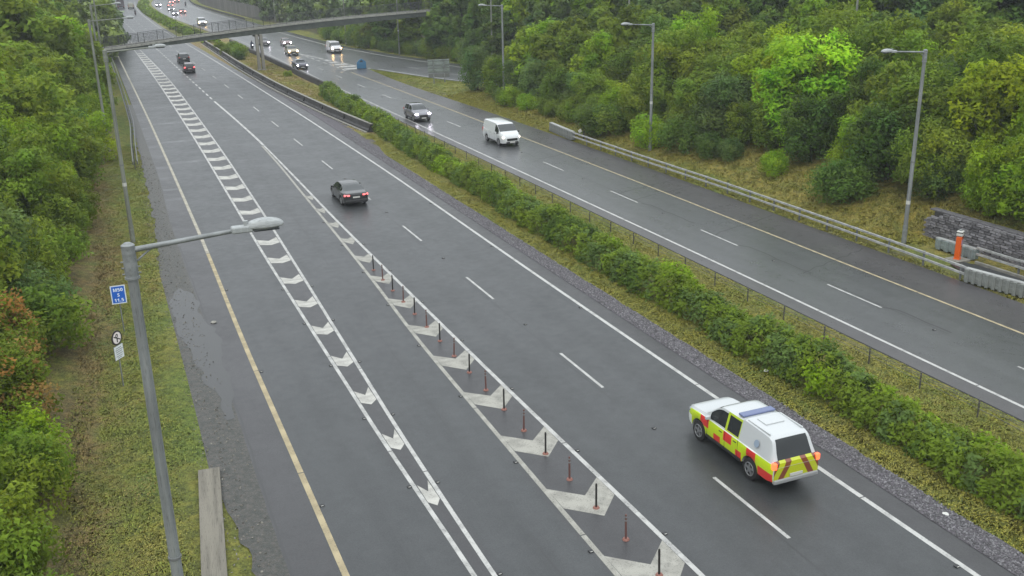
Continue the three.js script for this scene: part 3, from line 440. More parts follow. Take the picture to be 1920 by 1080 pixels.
// ------------------------------------------------------------------ structures and street furniture
// a profile [[across, up], ...] swept along s; across > 0 is to the right
function sweep(fx, s0, s1, ds, prof, fy = () => 0, close = true, zc = 0) {
  const n = Math.max(1, Math.ceil((s1 - s0) / ds)), m = prof.length, pos = [], idx = [], uv = [];
  for (let j = 0; j <= n; j++) { const s = lerp(s0, s1, j / n), y = fy(s), x = fx(s); prof.forEach(([a, b], i) => { pos.push(x + a, y + b, -s + zc); uv.push(i * 0.2, s); }); }
  const e = close ? m : m - 1;
  for (let j = 0; j < n; j++) for (let i = 0; i < e; i++) { const a = j * m + i, b = j * m + ((i + 1) % m); idx.push(a, b, a + m, b, b + m, a + m); }
  if (close) for (let i = 1; i < m - 1; i++) { idx.push(0, i + 1, i); const o = n * m; idx.push(o, o + i, o + i + 1); }
  const g = new THREE.BufferGeometry(); g.setAttribute('position', new THREE.Float32BufferAttribute(pos, 3)); g.setAttribute('uv', new THREE.Float32BufferAttribute(uv, 2)); g.setIndex(idx); g.computeVertexNormals(); return toCreasedNormals(g, 0.5);
}
// ---- lamp posts
function lampPost(label, x, s, H, arm, mat, opt = {}) {
  const gy = groundY(x, s), o = thing('lamp_post', label, 'lamp post', x, s, gy, 0, opt.group), h = H - gy, d = Math.sign(arm);
  part('pole', merge([cyl(0.095, 0.135, h, 12, 0, -0.2, 0), cyl(0.15, 0.15, 1.3, 12, 0, -0.2, 0)]), mat, o);
  part('joint_ring', cyl(0.14, 0.14, 0.05, 12, 0, 4.9, 0), M.galvDark, o);
  part('cap', merge([cyl(0.125, 0.125, 0.62, 12, 0, h - 0.62, 0), cyl(0.06, 0.13, 0.05, 12, 0, h, 0), cyl(0.14, 0.14, 0.04, 12, 0, h - 0.66, 0), ...[0.12, 0.24, 0.36].flatMap((k) => [bar(V(-0.17, h - 0.2 - k, 0), V(-0.1, h - 0.2 - k, 0), 0.015), bar(V(0.1, h - 0.2 - k, 0), V(0.17, h - 0.2 - k, 0), 0.015)])]), mat, o);
  if (arm) {
    const L = Math.abs(arm);
    part('arm', merge([bar(V(d * 0.1, h - 0.1, 0), V(d * (L - 0.35), h + 0.04, 0), 0.055, 0.042, 10), bar(V(d * 0.1, h - 0.34, 0), V(d * 0.42, h - 0.1, 0), 0.02)]), mat, o);
    const head = new THREE.SphereGeometry(1, 20, 12); { const p = head.attributes.position; for (let i = 0; i < p.count; i++) { let X = p.getX(i), Y = p.getY(i), Z = p.getZ(i); const k = X * d > 0 ? 0.42 : 0.36; X *= 0.38; Z = Math.sign(Z) * Math.abs(Z) ** 0.7 * 0.17 * (1 - 0.18 * Math.max(0, -X * d / 0.42)); Y = Y > 0 ? Y * 0.15 : Y * 0.07; p.setXYZ(i, X, Y, Z); } head.computeVertexNormals(); }
    part('luminaire', merge([head.translate(d * (L + 0.16), h + 0.08, 0), rbox(0.42, 0.14, 0.2, 0.04, d * (L - 0.28), h + 0.05, 0)]), M.lamp, o);
    part('photocell', merge([cyl(0.045, 0.045, 0.09, 10, d * (L - 0.2), h + 0.12, 0)]), M.lamp, o);
    part('lens', rbox(0.5, 0.05, 0.24, 0.02, d * (L + 0.18), h + 0.01, 0), M.glassLight, o);
  }
  if (opt.band) part('number_band', cyl(0.128, 0.128, 0.22, 12, 0, opt.band, 0), M.plateW, o);
  return o;
}
lampPost('big grey lamp post in the left foreground with its lamp over the lane', 0.165, 19.3, 11.8, 2.4, M.galv);
lampPost('second greenish lamp post on the left verge, its arm in front of the footbridge', 0.9, 64.3, 11.8, 2.95, M.poleOld, { band: 3.6 });
lampPost('slim lamp post on the left beyond the second, its arm over the far road', 0.45, 98.1, 11.8, 3.3, M.poleOld);
lampPost('farther slim lamp post on the left just before the footbridge', 1.0, 128, 11.9, 2.8, M.poleOld);
lampPost('slim lamp post on the left standing past the footbridge', 1.8, 160, 12.4, 2.8, M.poleOld);
lampPost('lamp post at the left end of the stone wall by the orange phone', 43.15, 43.1, 11.2, -2.6, M.galv, { band: 2.4 });
lampPost('tall lamp post with an arm behind the right guard rail', 43.5, 73.3, 10.95, -2.5, M.galv, { band: 4 });
lampPost('slim lamp post on the right between the white van and the sign back', 44.7, 109.3, 11, -2.4, M.galv, { band: 3.4 });
lampPost('lamp post on the far kerb of the slip road, right of the footbridge', 50.4, 171.3, 12, -2.4, M.poleOld, { band: 4 });
lampPost('lamp post beside the slip road van, below the footbridge', 46.9, 195.8, 11, -2.4, M.poleOld);
lampPost('distant lamp post on the right beyond the footbridge', 46.3, 270, 10.5, -2.4, M.poleOld);
lampPost('pole rising above the trees left of the armed lamp post', 55.9, 141, 12, 0, M.poleOld);
lampPost('pole rising above the trees behind the armed lamp post', 61.8, 110, 14, -2, M.poleOld);
lampPost('pole rising above the bright green tree on the right', 70.6, 80, 14, -2, M.poleOld);

// ---- footbridge on a slant across both carriageways
{
  const bx = (x) => 150 + 0.35 * x, yb = curve([-9, 4.2], [2.9, 4.6], [13.4, 5.05], [24.3, 5.5], [39.5, 5.95], [48.3, 6.26], [78, 6.7]), yt = curve([-9, 4.85], [2, 5.2], [16.7, 6.12], [24.5, 6.56], [39.6, 7.15], [53.7, 7.4], [78, 7.7]), o = thing('footbridge', 'long footbridge with mesh railings crossing over both carriageways', 'footbridge', 24.4, bx(24.4));
  const N = 44, nx = -0.35 / 1.0595, ns = 1 / 1.0595, W = 2.3;
  // box strip between two heights, from off0 to off1 across
  const beam = (lo, hi, off0, off1) => { const pos = [], idx = [], uv = []; for (let i = 0; i <= N; i++) { const x = lerp(-9, 78, i / N), a = lo(x), b = hi(x); for (const [off, y] of [[off0, a], [off1, a], [off1, b], [off0, b]]) { pos.push(x + nx * off - 24.4, y, -(bx(x) + ns * off) + bx(24.4)); uv.push(x, y); } } for (let i = 0; i < N; i++) for (let k = 0; k < 4; k++) { const a = i * 4 + k, b = i * 4 + ((k + 1) % 4); idx.push(a, b, a + 4, b, b + 4, a + 4); } const g = new THREE.BufferGeometry(); g.setAttribute('position', new THREE.Float32BufferAttribute(pos, 3)); g.setAttribute('uv', new THREE.Float32BufferAttribute(uv, 2)); g.setIndex(idx); g.computeVertexNormals(); return toCreasedNormals(g, 0.4); };
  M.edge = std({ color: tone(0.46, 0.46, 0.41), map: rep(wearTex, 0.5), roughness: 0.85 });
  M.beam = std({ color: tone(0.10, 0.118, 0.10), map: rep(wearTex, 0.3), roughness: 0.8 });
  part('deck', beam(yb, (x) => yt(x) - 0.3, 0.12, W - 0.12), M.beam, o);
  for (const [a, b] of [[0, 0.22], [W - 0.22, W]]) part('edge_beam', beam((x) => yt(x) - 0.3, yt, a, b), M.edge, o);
  part('walkway', beam((x) => yt(x) - 0.29, (x) => yt(x) - 0.12, 0.225, W - 0.225), M.darkConcrete, o);
  for (const off of [0.1, W - 0.1]) {
    const at = (x, y) => V(x + nx * off - 24.4, y, -(bx(x) + ns * off) + bx(24.4)), bars = [], posts = [], rails = [];
    for (let x = -8.5; x < 77.5; x += 0.19) bars.push(bar(at(x, yt(x) + 0.08), at(x, yt(x) + 1.3), 0.014, 0.014, 3));
    for (let x = -8.6; x < 77.5; x += 2.7) posts.push(bar(at(x, yt(x) - 0.05), at(x, yt(x) + 1.4), 0.035, 0.035, 5));
    for (const dy of [0.1, 0.5, 0.9, 1.32]) for (let x = -8.6; x < 76; x += 2.7) rails.push(bar(at(x, yt(x) + dy), at(x + 2.7, yt(x + 2.7) + dy), dy > 1 ? 0.03 : 0.014, dy > 1 ? 0.03 : 0.014, 5));
    M.railDark = M.railDark ?? std({ color: tone(0.05, 0.055, 0.055), roughness: 0.6 });
    part('railing_bars', merge(bars), M.railDark, o).userData.kind = 'stuff'; part('railing_posts', merge(posts), M.railDark, o).userData.kind = 'stuff'; part('handrail', merge(rails), M.railDark, o);
  }
  for (const dx of [-0.33, 0.33]) part('pier_column', merge([rbox(0.42, 6.4, 0.75, 0.06, dx, 2.3, 0), rbox(0.62, 0.35, 0.9, 0.04, dx, 0.1, 0)]), M.concrete, o);
  part('pier_head', rbox(1.35, 0.35, 1.0, 0.05, 0, yb(24.4) - 0.16, -1.1), M.concrete, o);
}
// ---- concrete barriers of the median by the bridge
{
  const nb = curve([95, 24.55], [96.5, 24.4], [113, 23.15], [141, 21.9], [170, 21.55], [191, 21.6], [214, 21.6]), fb = curve([126, 28.6], [131, 28.4], [143, 28.1], [158, 27.9], [176, 27.6], [200, 27.0], [214, 26.9]);
  const o = thing('concrete_barrier', 'dark concrete barrier beside the near carriageway, running under the footbridge', 'barrier', 0, 150), B = [[0.05, 0], [0.12, 0.28], [0.34, 0.38], [0.42, 0.85], [0.66, 0.85], [0.72, 0]];
  for (let s = 96; s < 212; s += 8) { part('barrier_section', sweep(nb, s, s + 7.95, 2, B, () => -0.03, true, 150), M.darkConcrete, o); part('kerb', sweep((t) => nb(t) - 0.2, s, s + 7.97, 2, [[0, 0], [0, 0.14], [0.22, 0.16], [0.22, 0]], () => -0.02, true, 150), M.concrete, o); part('coping', sweep((t) => nb(t) + 0.4, s, s + 7.97, 2, [[0, 0], [0, 0.05], [0.29, 0.05], [0.29, 0]], () => 0.823, true, 150), M.concrete, o); }
  const p = thing('concrete_barrier', 'dark concrete barrier beside the far carriageway near the bridge pier', 'barrier', 0, 170);
  for (let s = 126; s < 212; s += 8) part('barrier_section', sweep(fb, s, s + 7.95, 2, [[0, 0], [0.05, 0.8], [0.3, 0.85], [0.42, 0.35], [0.62, 0.25], [0.7, 0]], () => -0.03, true, 170), M.darkConcrete, p);
}
// ---- guard rails: two beams on posts
function guardRail(label, fx, s0, s1, side, double, post = 2.7) {
  const zc = (s0 + s1) / 2, o = thing('guard_rail', label, 'guard rail', 0, zc), W = (h) => [[0, h - 0.15], [side * 0.05, h - 0.1], [side * 0.0, h - 0.02], [0, h + 0.02], [side * 0.05, h + 0.1], [0, h + 0.15], [-side * 0.03, h + 0.15], [-side * 0.03, h - 0.15]];
  const gy = (s) => Math.max(-0.02, groundY(fx(s), s));
  if (double) for (const h of [0.42, 0.78]) for (let s = s0; s < s1 - 0.1; s += 12) part('rail', sweep(fx, s, Math.min(s + 12, s1), 3, [[0, h - 0.055], [side * 0.09, h - 0.055], [side * 0.09, h + 0.055], [0, h + 0.055]], gy, true, zc), M.rail, o);
  else for (const d of [-0.18, 0.18]) for (let s = s0; s < s1 - 0.1; s += 12) part('rail', sweep((t) => fx(t) + d, s, Math.min(s + 12, s1), 3, W(0.6), gy, true, zc), M.galvDark, o);
  const g = box(0.06, 1.1, 0.11, -side * 0.06, 0.3, 0);
  for (let s = s0 + 0.4; s < s1; s += post) part('post', g, M.galvDark, o).position.set(fx(s), gy(s), -s + zc);
}
guardRail('long double-beam steel guard rail along the right shoulder below the trees', curve([36, 40.75], [41, 40.9], [57, 41.0], [69, 40.75], [82, 40.6]), 36.2, 82.4, -1, true);
guardRail('short double-beam guard rail in front of the stone wall, behind the phone', curve([22, 44.6], [38.4, 44.1]), 22, 38.6, -1, true);
guardRail('steel guard rail on the left verge before the footbridge', curve([86, 2.25], [97, 2.6], [113, 3.15], [152, 3.4], [200, 3.5]), 88, 196, 1, false);
// ---- ribbed crash cushions at the rail ends
function cushion(label, x0, s0, x1, s1, h, n, mat, face) {
  const L = Math.hypot(x1 - x0, s1 - s0), o = thing('crash_cushion', label, 'crash cushion', (x0 + x1) / 2, (s0 + s1) / 2, Math.max(0, groundY((x0 + x1) / 2, (s0 + s1) / 2)), Math.atan2(-(x1 - x0), s1 - s0) + Math.PI);
  part('box', rbox(0.34, h - 0.1, L, 0.03, 0, h / 2 + 0.03, 0), mat, o);
  const g = rbox(0.46, h, L / n * 0.52, 0.03, 0, h / 2 + 0.02, 0); for (let i = 0; i < n; i++) part('rib', g, mat, o).position.z = -L / 2 + (i + 0.5) * L / n;
  part('top_rail', box(0.3, 0.05, L, 0, h + 0.03, 0), M.rail, o);
  if (face) part('end_plate', rbox(0.5, h * 0.9, 0.06, 0.02, 0, h / 2, L / 2 + 0.05), M.plateW, o);
}
M.cush = std({ color: tone(0.30, 0.32, 0.30), map: rep(wearTex, 1), roughness: 0.6 }); M.cushBlue = std({ color: tone(0.30, 0.36, 0.36), map: rep(wearTex, 1), roughness: 0.6 });
cushion('pale ribbed crash cushion ending the right guard rail near the phone', 40.75, 36.2, 41.35, 32.9, 0.72, 9, M.cush, true);
cushion('grey ribbed crash cushion at the far end of the right guard rail', 41.0, 88.2, 40.6, 82.4, 0.8, 14, M.cush);
cushion('grey-blue box beam terminal behind the orange phone', 44.0, 41.4, 44.1, 38.6, 0.62, 5, M.cushBlue);
// ---- stone wall, every stone a piece
{
  const o = thing('stone_wall', 'grey dry-stone wall behind the orange emergency phone', 'stone wall', 45.4, 38), q = rngOf(77), mats = [0.2, 0.27, 0.34, 0.42].map((v) => std({ color: tone(v, v * 0.97, v * 1.03), map: rep(wearTex, 1.5), roughness: 0.85 }));
  part('core', box(0.55, 1.75, 13, 0.32, 0.75, 1.3), M.darkConcrete, o);
  const gs = [0, 1, 2].map(() => { const g = new RoundedBoxGeometry(0.26, 0.15, 0.42, 1, 0.035), p = g.attributes.position; const jx = rngOf(Math.floor(q() * 9999)); for (let i = 0; i < p.count; i++) p.setXYZ(i, p.getX(i) + (jx() - 0.5) * 0.03, p.getY(i) + (jx() - 0.5) * 0.025, p.getZ(i) + (jx() - 0.5) * 0.03); g.computeVertexNormals(); return g; });
  for (let r = 0; r < 11; r++) { let z = -5.9 + 0.12 * (r > 7 ? (r - 7) * 4 : 0) + (r % 2) * 0.2; while (z < 6.2) { const w = 0.34 + 0.3 * q(), m = part('stone', gs[Math.floor(q() * 3)], mats[Math.floor(q() * 4)], o); m.position.set(0.02 + 0.05 * q(), 0.02 + r * 0.155, z + w / 2); m.scale.set(1, 0.88 + 0.1 * q(), (w - 0.02) / 0.42); m.rotation.x = (q() - 0.5) * 0.06; z += w + 0.01; } }
  for (let z = -5.2; z < 7.5; z += 0.9) { const m = part('coping_stone', rbox(0.5, 0.1, 0.86, 0.03), mats[0], o); m.position.set(0.32, 1.68, z); }
}
// ---- emergency phone on its pad, and the path to it
{
  const o = thing('emergency_phone', 'orange roadside emergency phone column with a white top', 'emergency phone', 43.2, 39.1, 0.02, 0.5);
  M.orange = std({ color: tone(0.86, 0.135, 0.012), roughness: 0.35 });
  part('column', merge([rbox(0.36, 1.36, 0.3, 0.05, 0, 0.7, 0), rbox(0.4, 0.1, 0.34, 0.03, 0, 0.08, 0)]), M.orange, o);
  part('head', rbox(0.38, 0.3, 0.34, 0.05, 0, 1.56, 0), M.plateW, o); part('head_band', rbox(0.395, 0.06, 0.355, 0.02, 0, 1.62, 0), M.black, o); part('beacon', new THREE.SphereGeometry(0.1, 10, 8).scale(1, 0.7, 1).translate(0, 1.74, 0), M.galv, o);
  part('sign_panel', rbox(0.26, 0.3, 0.02, 0.008, 0, 1.05, 0.155), std({ color: tone(0.42, 0.3, 0.42), roughness: 0.5 }), o); part('door_slot', rbox(0.24, 0.025, 0.02, 0.005, 0, 0.82, 0.155), M.black, o); part('door_slot', rbox(0.24, 0.025, 0.02, 0.005, 0, 1.34, 0.155), M.black, o);
  const pad = struct('phone_pad', rbox(1.0, 0.16, 0.9, 0.02, 43.25, 0.02, -39.1), M.concrete);
  struct('lay_by_path', sheet(curve([18, 41.7], [33, 41.6], [36, 41.5], [38.8, 42.3]), curve([18, 43.9], [33, 43.6], [37, 43.5], [38.8, 43.2]), 18, 38.7, 1, 0.045, 3, () => [0.85, 0.84, 0.86]), M.asphalt);
  struct('kerb', sweep(curve([18, 44.0], [33, 43.7], [38.2, 43.55]), 18, 38.2, 2, [[0, 0], [0, 0.16], [0.14, 0.16], [0.14, 0]], () => 0), M.concrete);
}
// ---- concrete slab on the left verge
{ const g = rbox(0.72, 0.16, 10, 0.015, 0, 0.05, 0); g.rotateY(-0.092); M.slab = std({ color: tone(0.27, 0.25, 0.205), map: rep(wearTex, 1 / 1.3), roughness: 0.9, bumpMap: rep(asphaltBump, 1 / 2), bumpScale: 0.006 }); struct('concrete_slab', g.translate(1.33, 0.02, -27.15), M.slab); }
// ---- signs
const signTex = (w, h, draw) => { const c = document.createElement('canvas'); c.width = w; c.height = h; const x = c.getContext('2d'); draw(x, w, h); const t = new THREE.CanvasTexture(c); t.colorSpace = THREE.SRGBColorSpace; return t; };
{
  const o = thing('road_sign', 'small blue location sign with white border on a thin post', 'road sign', -0.32, 47.9, groundY(-0.3, 47.9));
  part('post', cyl(0.03, 0.03, 2.4, 8, 0, -0.1, -0.03), M.galv, o);
  const p = part('panel', rbox(0.68, 0.92, 0.03, 0.012, 0, 1.86, 0), M.galv, o);
  const t = signTex(136, 184, (x, w, h) => { x.fillStyle = '#dfe6ee'; x.fillRect(0, 0, w, h); x.fillStyle = '#1f62c8'; x.fillRect(9, 9, w - 18, h - 18); x.fillStyle = '#eef4fb'; x.font = 'bold 46px sans-serif'; x.textAlign = 'center'; x.fillText('M50', w / 2, 60); x.fillText('S', w / 2, 112); x.fillText('11.5', w / 2, 164); });
  part('face', new THREE.PlaneGeometry(0.66, 0.9).translate(0, 1.86, 0.018), std({ map: t, roughness: 0.45 }), o);
}
{
  const o = thing('road_sign', 'round white prohibition sign above a small text plate, turned sideways', 'road sign', -0.6, 41.1, groundY(-0.6, 41.1), 0.9);
  part('post', cyl(0.028, 0.028, 2.55, 8, 0, -0.1, -0.035), M.galv, o);
  part('disc', new THREE.CylinderGeometry(0.31, 0.31, 0.025, 28).rotateX(Math.PI / 2).translate(0, 2.16, 0), M.black, o);
  const t = signTex(128, 128, (x) => { x.fillStyle = '#2a2224'; x.fillRect(0, 0, 128, 128); x.fillStyle = '#efe6e4'; x.beginPath(); x.arc(64, 64, 52, 0, 7); x.fill(); x.fillStyle = '#221d20'; x.beginPath(); x.arc(64, 46, 17, 0, 7); x.fill(); x.fillStyle = '#efe6e4'; x.beginPath(); x.arc(64, 48, 8, 0, 7); x.fill(); x.fillStyle = '#221d20'; x.fillRect(57, 70, 14, 34); x.strokeStyle = '#221d20'; x.lineWidth = 10; x.beginPath(); x.moveTo(24, 44); x.lineTo(104, 90); x.stroke(); });
  part('disc_face', new THREE.CircleGeometry(0.305, 28).translate(0, 2.16, 0.016), std({ map: t, roughness: 0.45 }), o);
  part('plate', rbox(0.58, 0.6, 0.025, 0.01, 0, 1.53, 0), M.galv, o);
  const t2 = signTex(128, 128, (x) => { x.fillStyle = '#dfe3e4'; x.fillRect(0, 0, 128, 128); x.fillStyle = '#5a6270'; for (const [y, w] of [[18, 70], [36, 92], [54, 84], [74, 76], [94, 90], [110, 60]]) for (let k = 0; k < w; k += 15) x.fillRect(64 - w / 2 + k, y, 11, 7); });
  part('plate_face', new THREE.PlaneGeometry(0.56, 0.58).translate(0, 1.53, 0.016), std({ map: t2, roughness: 0.5 }), o);
}
{ // back of a direction sign
  const o = thing('road_sign', 'grey back of a large two-panel direction sign on steel posts', 'road sign', 43.35, 129.0, groundY(43.35, 129.0) - 0.35, -0.1);
  for (const x of [-0.75, 0.75]) part('post', cyl(0.07, 0.07, 3.7, 8, x, -0.2, 0), M.galv, o);
  M.signBack = std({ color: tone(0.36, 0.42, 0.40), map: rep(wearTex, 0.8), roughness: 0.55, metalness: 0.2 });
  part('upper_panel', rbox(3.0, 0.92, 0.05, 0.015, 0, 3.02, -0.12), M.signBack, o); part('lower_panel', rbox(3.0, 0.8, 0.05, 0.015, 0, 2.1, -0.12), M.signBack, o); part('bottom_panel', rbox(2.9, 0.5, 0.05, 0.015, 0, 1.35, -0.12), M.galvDark, o);
  for (const y of [3.3, 2.75, 2.35, 1.85]) part('stiffener', box(2.9, 0.07, 0.05, 0, y, -0.07), M.galvDark, o);
}
{ // blue marker on the gore
  const o = thing('gore_marker', 'blue pointed marker bollard on the gore before the slip road', 'marker', 38.8, 153, 0, -0.25); M.blue = std({ color: tone(0.035, 0.16, 0.30), roughness: 0.4 });
  const sh = new THREE.Shape(); sh.moveTo(-0.7, 0.95); sh.lineTo(0.7, 0.95); sh.lineTo(0.55, 1.15); sh.lineTo(0, 1.5); sh.lineTo(-0.55, 1.15); sh.closePath();
  part('body', rbox(1.45, 0.95, 0.8, 0.1, 0, 0.48, 0), M.blue, o); part('top', new THREE.ExtrudeGeometry(sh, { depth: 0.6, bevelEnabled: true, bevelSize: 0.03, bevelThickness: 0.03, bevelSegments: 1 }).translate(0, 0, -0.3), M.blue, o); part('arrow', new THREE.ShapeGeometry(new THREE.Shape([new THREE.Vector2(-0.3, 1.02), new THREE.Vector2(0.3, 1.02), new THREE.Vector2(0, 1.4)])).translate(0, 0, 0.335), M.black, o); part('base', rbox(1.5, 0.08, 0.85, 0.02, 0, 0.03, 0), M.darkConcrete, o);
}
{ const o = thing('marker_post', 'small white-topped marker post behind the start of the right guard rail', 'marker post', 41.6, 82.2, groundY(41.6, 82.2)); part('post', cyl(0.05, 0.05, 1.0, 8, 0, -0.1, 0), M.trim, o); part('reflector', rbox(0.34, 0.3, 0.04, 0.015, 0.08, 0.98, 0), M.plateW, o).rotation.z = 0.5; }
// ---- cable barrier in the median
{
  const o = thing('cable_barrier', 'low wire-rope barrier on posts in the grass behind the hedge', 'barrier', 28.65, 60), fx = curve([8, 28.72], [40, 28.65], [122, 28.5]), g = merge([box(0.05, 0.9, 0.04, 0, 0.23, 0), box(0.06, 0.04, 0.05, 0, 0.69, 0)]), M2 = std({ color: tone(0.10, 0.095, 0.08), roughness: 0.8 });
  for (let s = 12.6; s < 122; s += 2.87) part('post', g, M2, o).position.set(fx(s) - 28.65, groundY(fx(s), s), -s + 60);
  M.wire = std({ color: tone(0.2, 0.2, 0.19), metalness: 0.4, roughness: 0.5 });
  for (const h of [0.38, 0.5, 0.62]) { const pts = []; for (let s = 12.6; s < 122; s += 2.87) pts.push(V(fx(s) - 28.65 + (h === 0.5 ? 0.035 : -0.035), groundY(fx(s), s) + h, -s + 60)); part('cable', new THREE.TubeGeometry(new THREE.CatmullRomCurve3(pts), 80, 0.011, 4), M.wire, o); }
}
// ---- flexible marker posts down the hatched strip
{
  const mk = (dark) => { const o = new THREE.Group(), c = dark ? std({ color: tone(0.022, 0.02, 0.017), roughness: 0.6 }) : std({ color: tone(0.16, 0.075, 0.065), roughness: 0.6 }); part('tube', merge([cyl(0.032, 0.036, 0.8, 10, 0, 0.05, 0), new THREE.SphereGeometry(0.032, 10, 5).translate(0, 0.85, 0)]), c, o); part('base', cyl(0.085, 0.115, 0.05, 14, 0, 0, 0), std({ color: tone(0.30, 0.13, 0.10), roughness: 0.6 }), o); const w = dark ? M.trim : M.galv; for (const y of [0.64, 0.76]) part('band', cyl(0.036, 0.036, 0.05, 10, 0, y, 0), w, o); return o; };
  const protos = [mk(false), mk(true)]; let n = [0, 0];
  for (let i = 0; i < 17; i++) { const s = 20.55 + i * 1.965, k = (i + 1) % 2, o = protos[k].clone(); o.name = numbered('marker_post'); o.position.set(12.86 + i * 0.014, 0.004, -s); o.rotation.set(0.03 * Math.sin(i * 5), i, 0.03 * Math.cos(i * 7)); scene.add(o); const at = ord[n[k]++]; tag(o, k ? `${at} black marker post from the camera, standing on a painted chevron` : `${at} reddish marker post from the camera, between two painted chevrons`, 'marker post', k ? 'black marker posts on the chevrons' : 'reddish marker posts between the chevrons'); }
}
// ---- road studs
{
  const mk = () => { const o = new THREE.Group(), b = new RoundedBoxGeometry(0.15, 0.045, 0.12, 1, 0.015).translate(0, 0.012, 0); part('housing', b, M.trim, o); part('reflector', rbox(0.09, 0.022, 0.012, 0.004, 0, 0.024, 0.056, 1), M.plateW, o); return o; }, p = mk();
  const row = (fx, where, list) => list.forEach((s, i) => { const o = p.clone(); o.name = numbered('road_stud'); o.position.set(fx(s), 0.004, -s); scene.add(o); tag(o, `${ord[i]} road stud from the camera ${where}`, 'road stud', 'road studs ' + where); });
  const seq = (a, n, d) => Array.from({ length: n }, (_, i) => a + i * d);
  row((s) => C2(s) + 0.17, 'right of the hatched strip', seq(22.3, 8, 5.85)); row((s) => C1(s) - 0.17, 'left of the hatched strip', seq(22.4, 8, 5.9)); row((s) => B2(s) + 0.16, 'right of the narrow double line', seq(22.5, 6, 5.65)); row((s) => B1(s) - 0.15, 'left of the narrow double line', seq(22.6, 6, 5.65)); row((s) => A(s) + 0.2, 'beside the yellow edge line', seq(28.3, 4, 11.9)); row((s) => G(s) + 0.02, 'in the gaps of the lane line', seq(28.5, 5, 11.95)); row((s) => D(s) - 0.18, 'beside the right white edge line', seq(17.4, 5, 12)); row((s) => FG(s) + 0.02, 'in the far carriageway lane line', seq(31.6, 5, 11.95));
}
// ---- litter
for (const [x, s, l, c, sx] of [[3.75, 47.3, 'pale crumpled paper on the left hard shoulder', M.concrete, 0.16], [24.2, 30.9, 'small pale scrap on the grass left of the hedge', M.plateW, 0.12], [22.6, 19.6, 'tiny white scrap at the edge of the gravel strip', M.plateW, 0.09], [24.55, 24.3, 'pale scrap of litter under the hedge edge', M.plateW, 0.1]]) { const g = new THREE.IcosahedronGeometry(sx, 1), p = g.attributes.position, q = rngOf(Math.floor(s * 10)); for (let i = 0; i < p.count; i++) { const h = hash(Math.round(p.getX(i) * 900), Math.round(p.getZ(i) * 900 + p.getY(i) * 77)); p.setXYZ(i, p.getX(i) * (0.7 + 0.5 * h), p.getY(i) * (0.12 + 0.2 * h), p.getZ(i) * (0.8 + 0.5 * h)); } g.computeVertexNormals(); const m = part(numbered('litter'), g, c, scene); m.position.set(x, Math.max(0.02, groundY(x, s) + 0.07), -s); tag(m, l, 'litter'); }
// ---- panel wall far off on the right
{
  const o = thing('noise_barrier', 'long grey panel wall on the right bank beyond the footbridge', 'noise barrier', 44, 360), fx = (s) => SR(s) + 2.7, mats = [0.13, 0.155, 0.18].map((v) => std({ color: tone(v, v * 0.98, v * 0.9), roughness: 0.9 })), q = rngOf(12);
  for (let s = 283; s < 450; s += 3) { const x0 = fx(s), x1 = fx(s + 3), a = Math.atan2(x1 - x0, 3), m = part('panel', rbox(0.14, 3.9, 2.86, 0.03, 0, 1.9, 0, 1), mats[Math.floor(q() * 3)], o); m.position.set((x0 + x1) / 2 - 44, 0, -(s + 1.5) + 360); m.rotation.y = -a; part('post', box(0.24, 4.1, 0.2, 0, 2, 0), mats[0], o).position.set(x0 - 44, 0, -s + 360); }
  const r = thing('guard_rail', 'dark low barrier at the outer edge of the far road before the panel wall', 'barrier', 0, 370); part('rail', sweep((s) => SR(s) - 0.3, 290, 440, 4, [[0, 0.2], [0, 0.75], [0.12, 0.75], [0.12, 0.2]], () => 0, true, 370), M.darkConcrete, r); for (let s = 292; s < 440; s += 6) part('post', box(0.1, 0.8, 0.1, 0, 0.4, 0), M.galvDark, r).position.set(SR(s) - 0.1, 0, -s + 370);
}
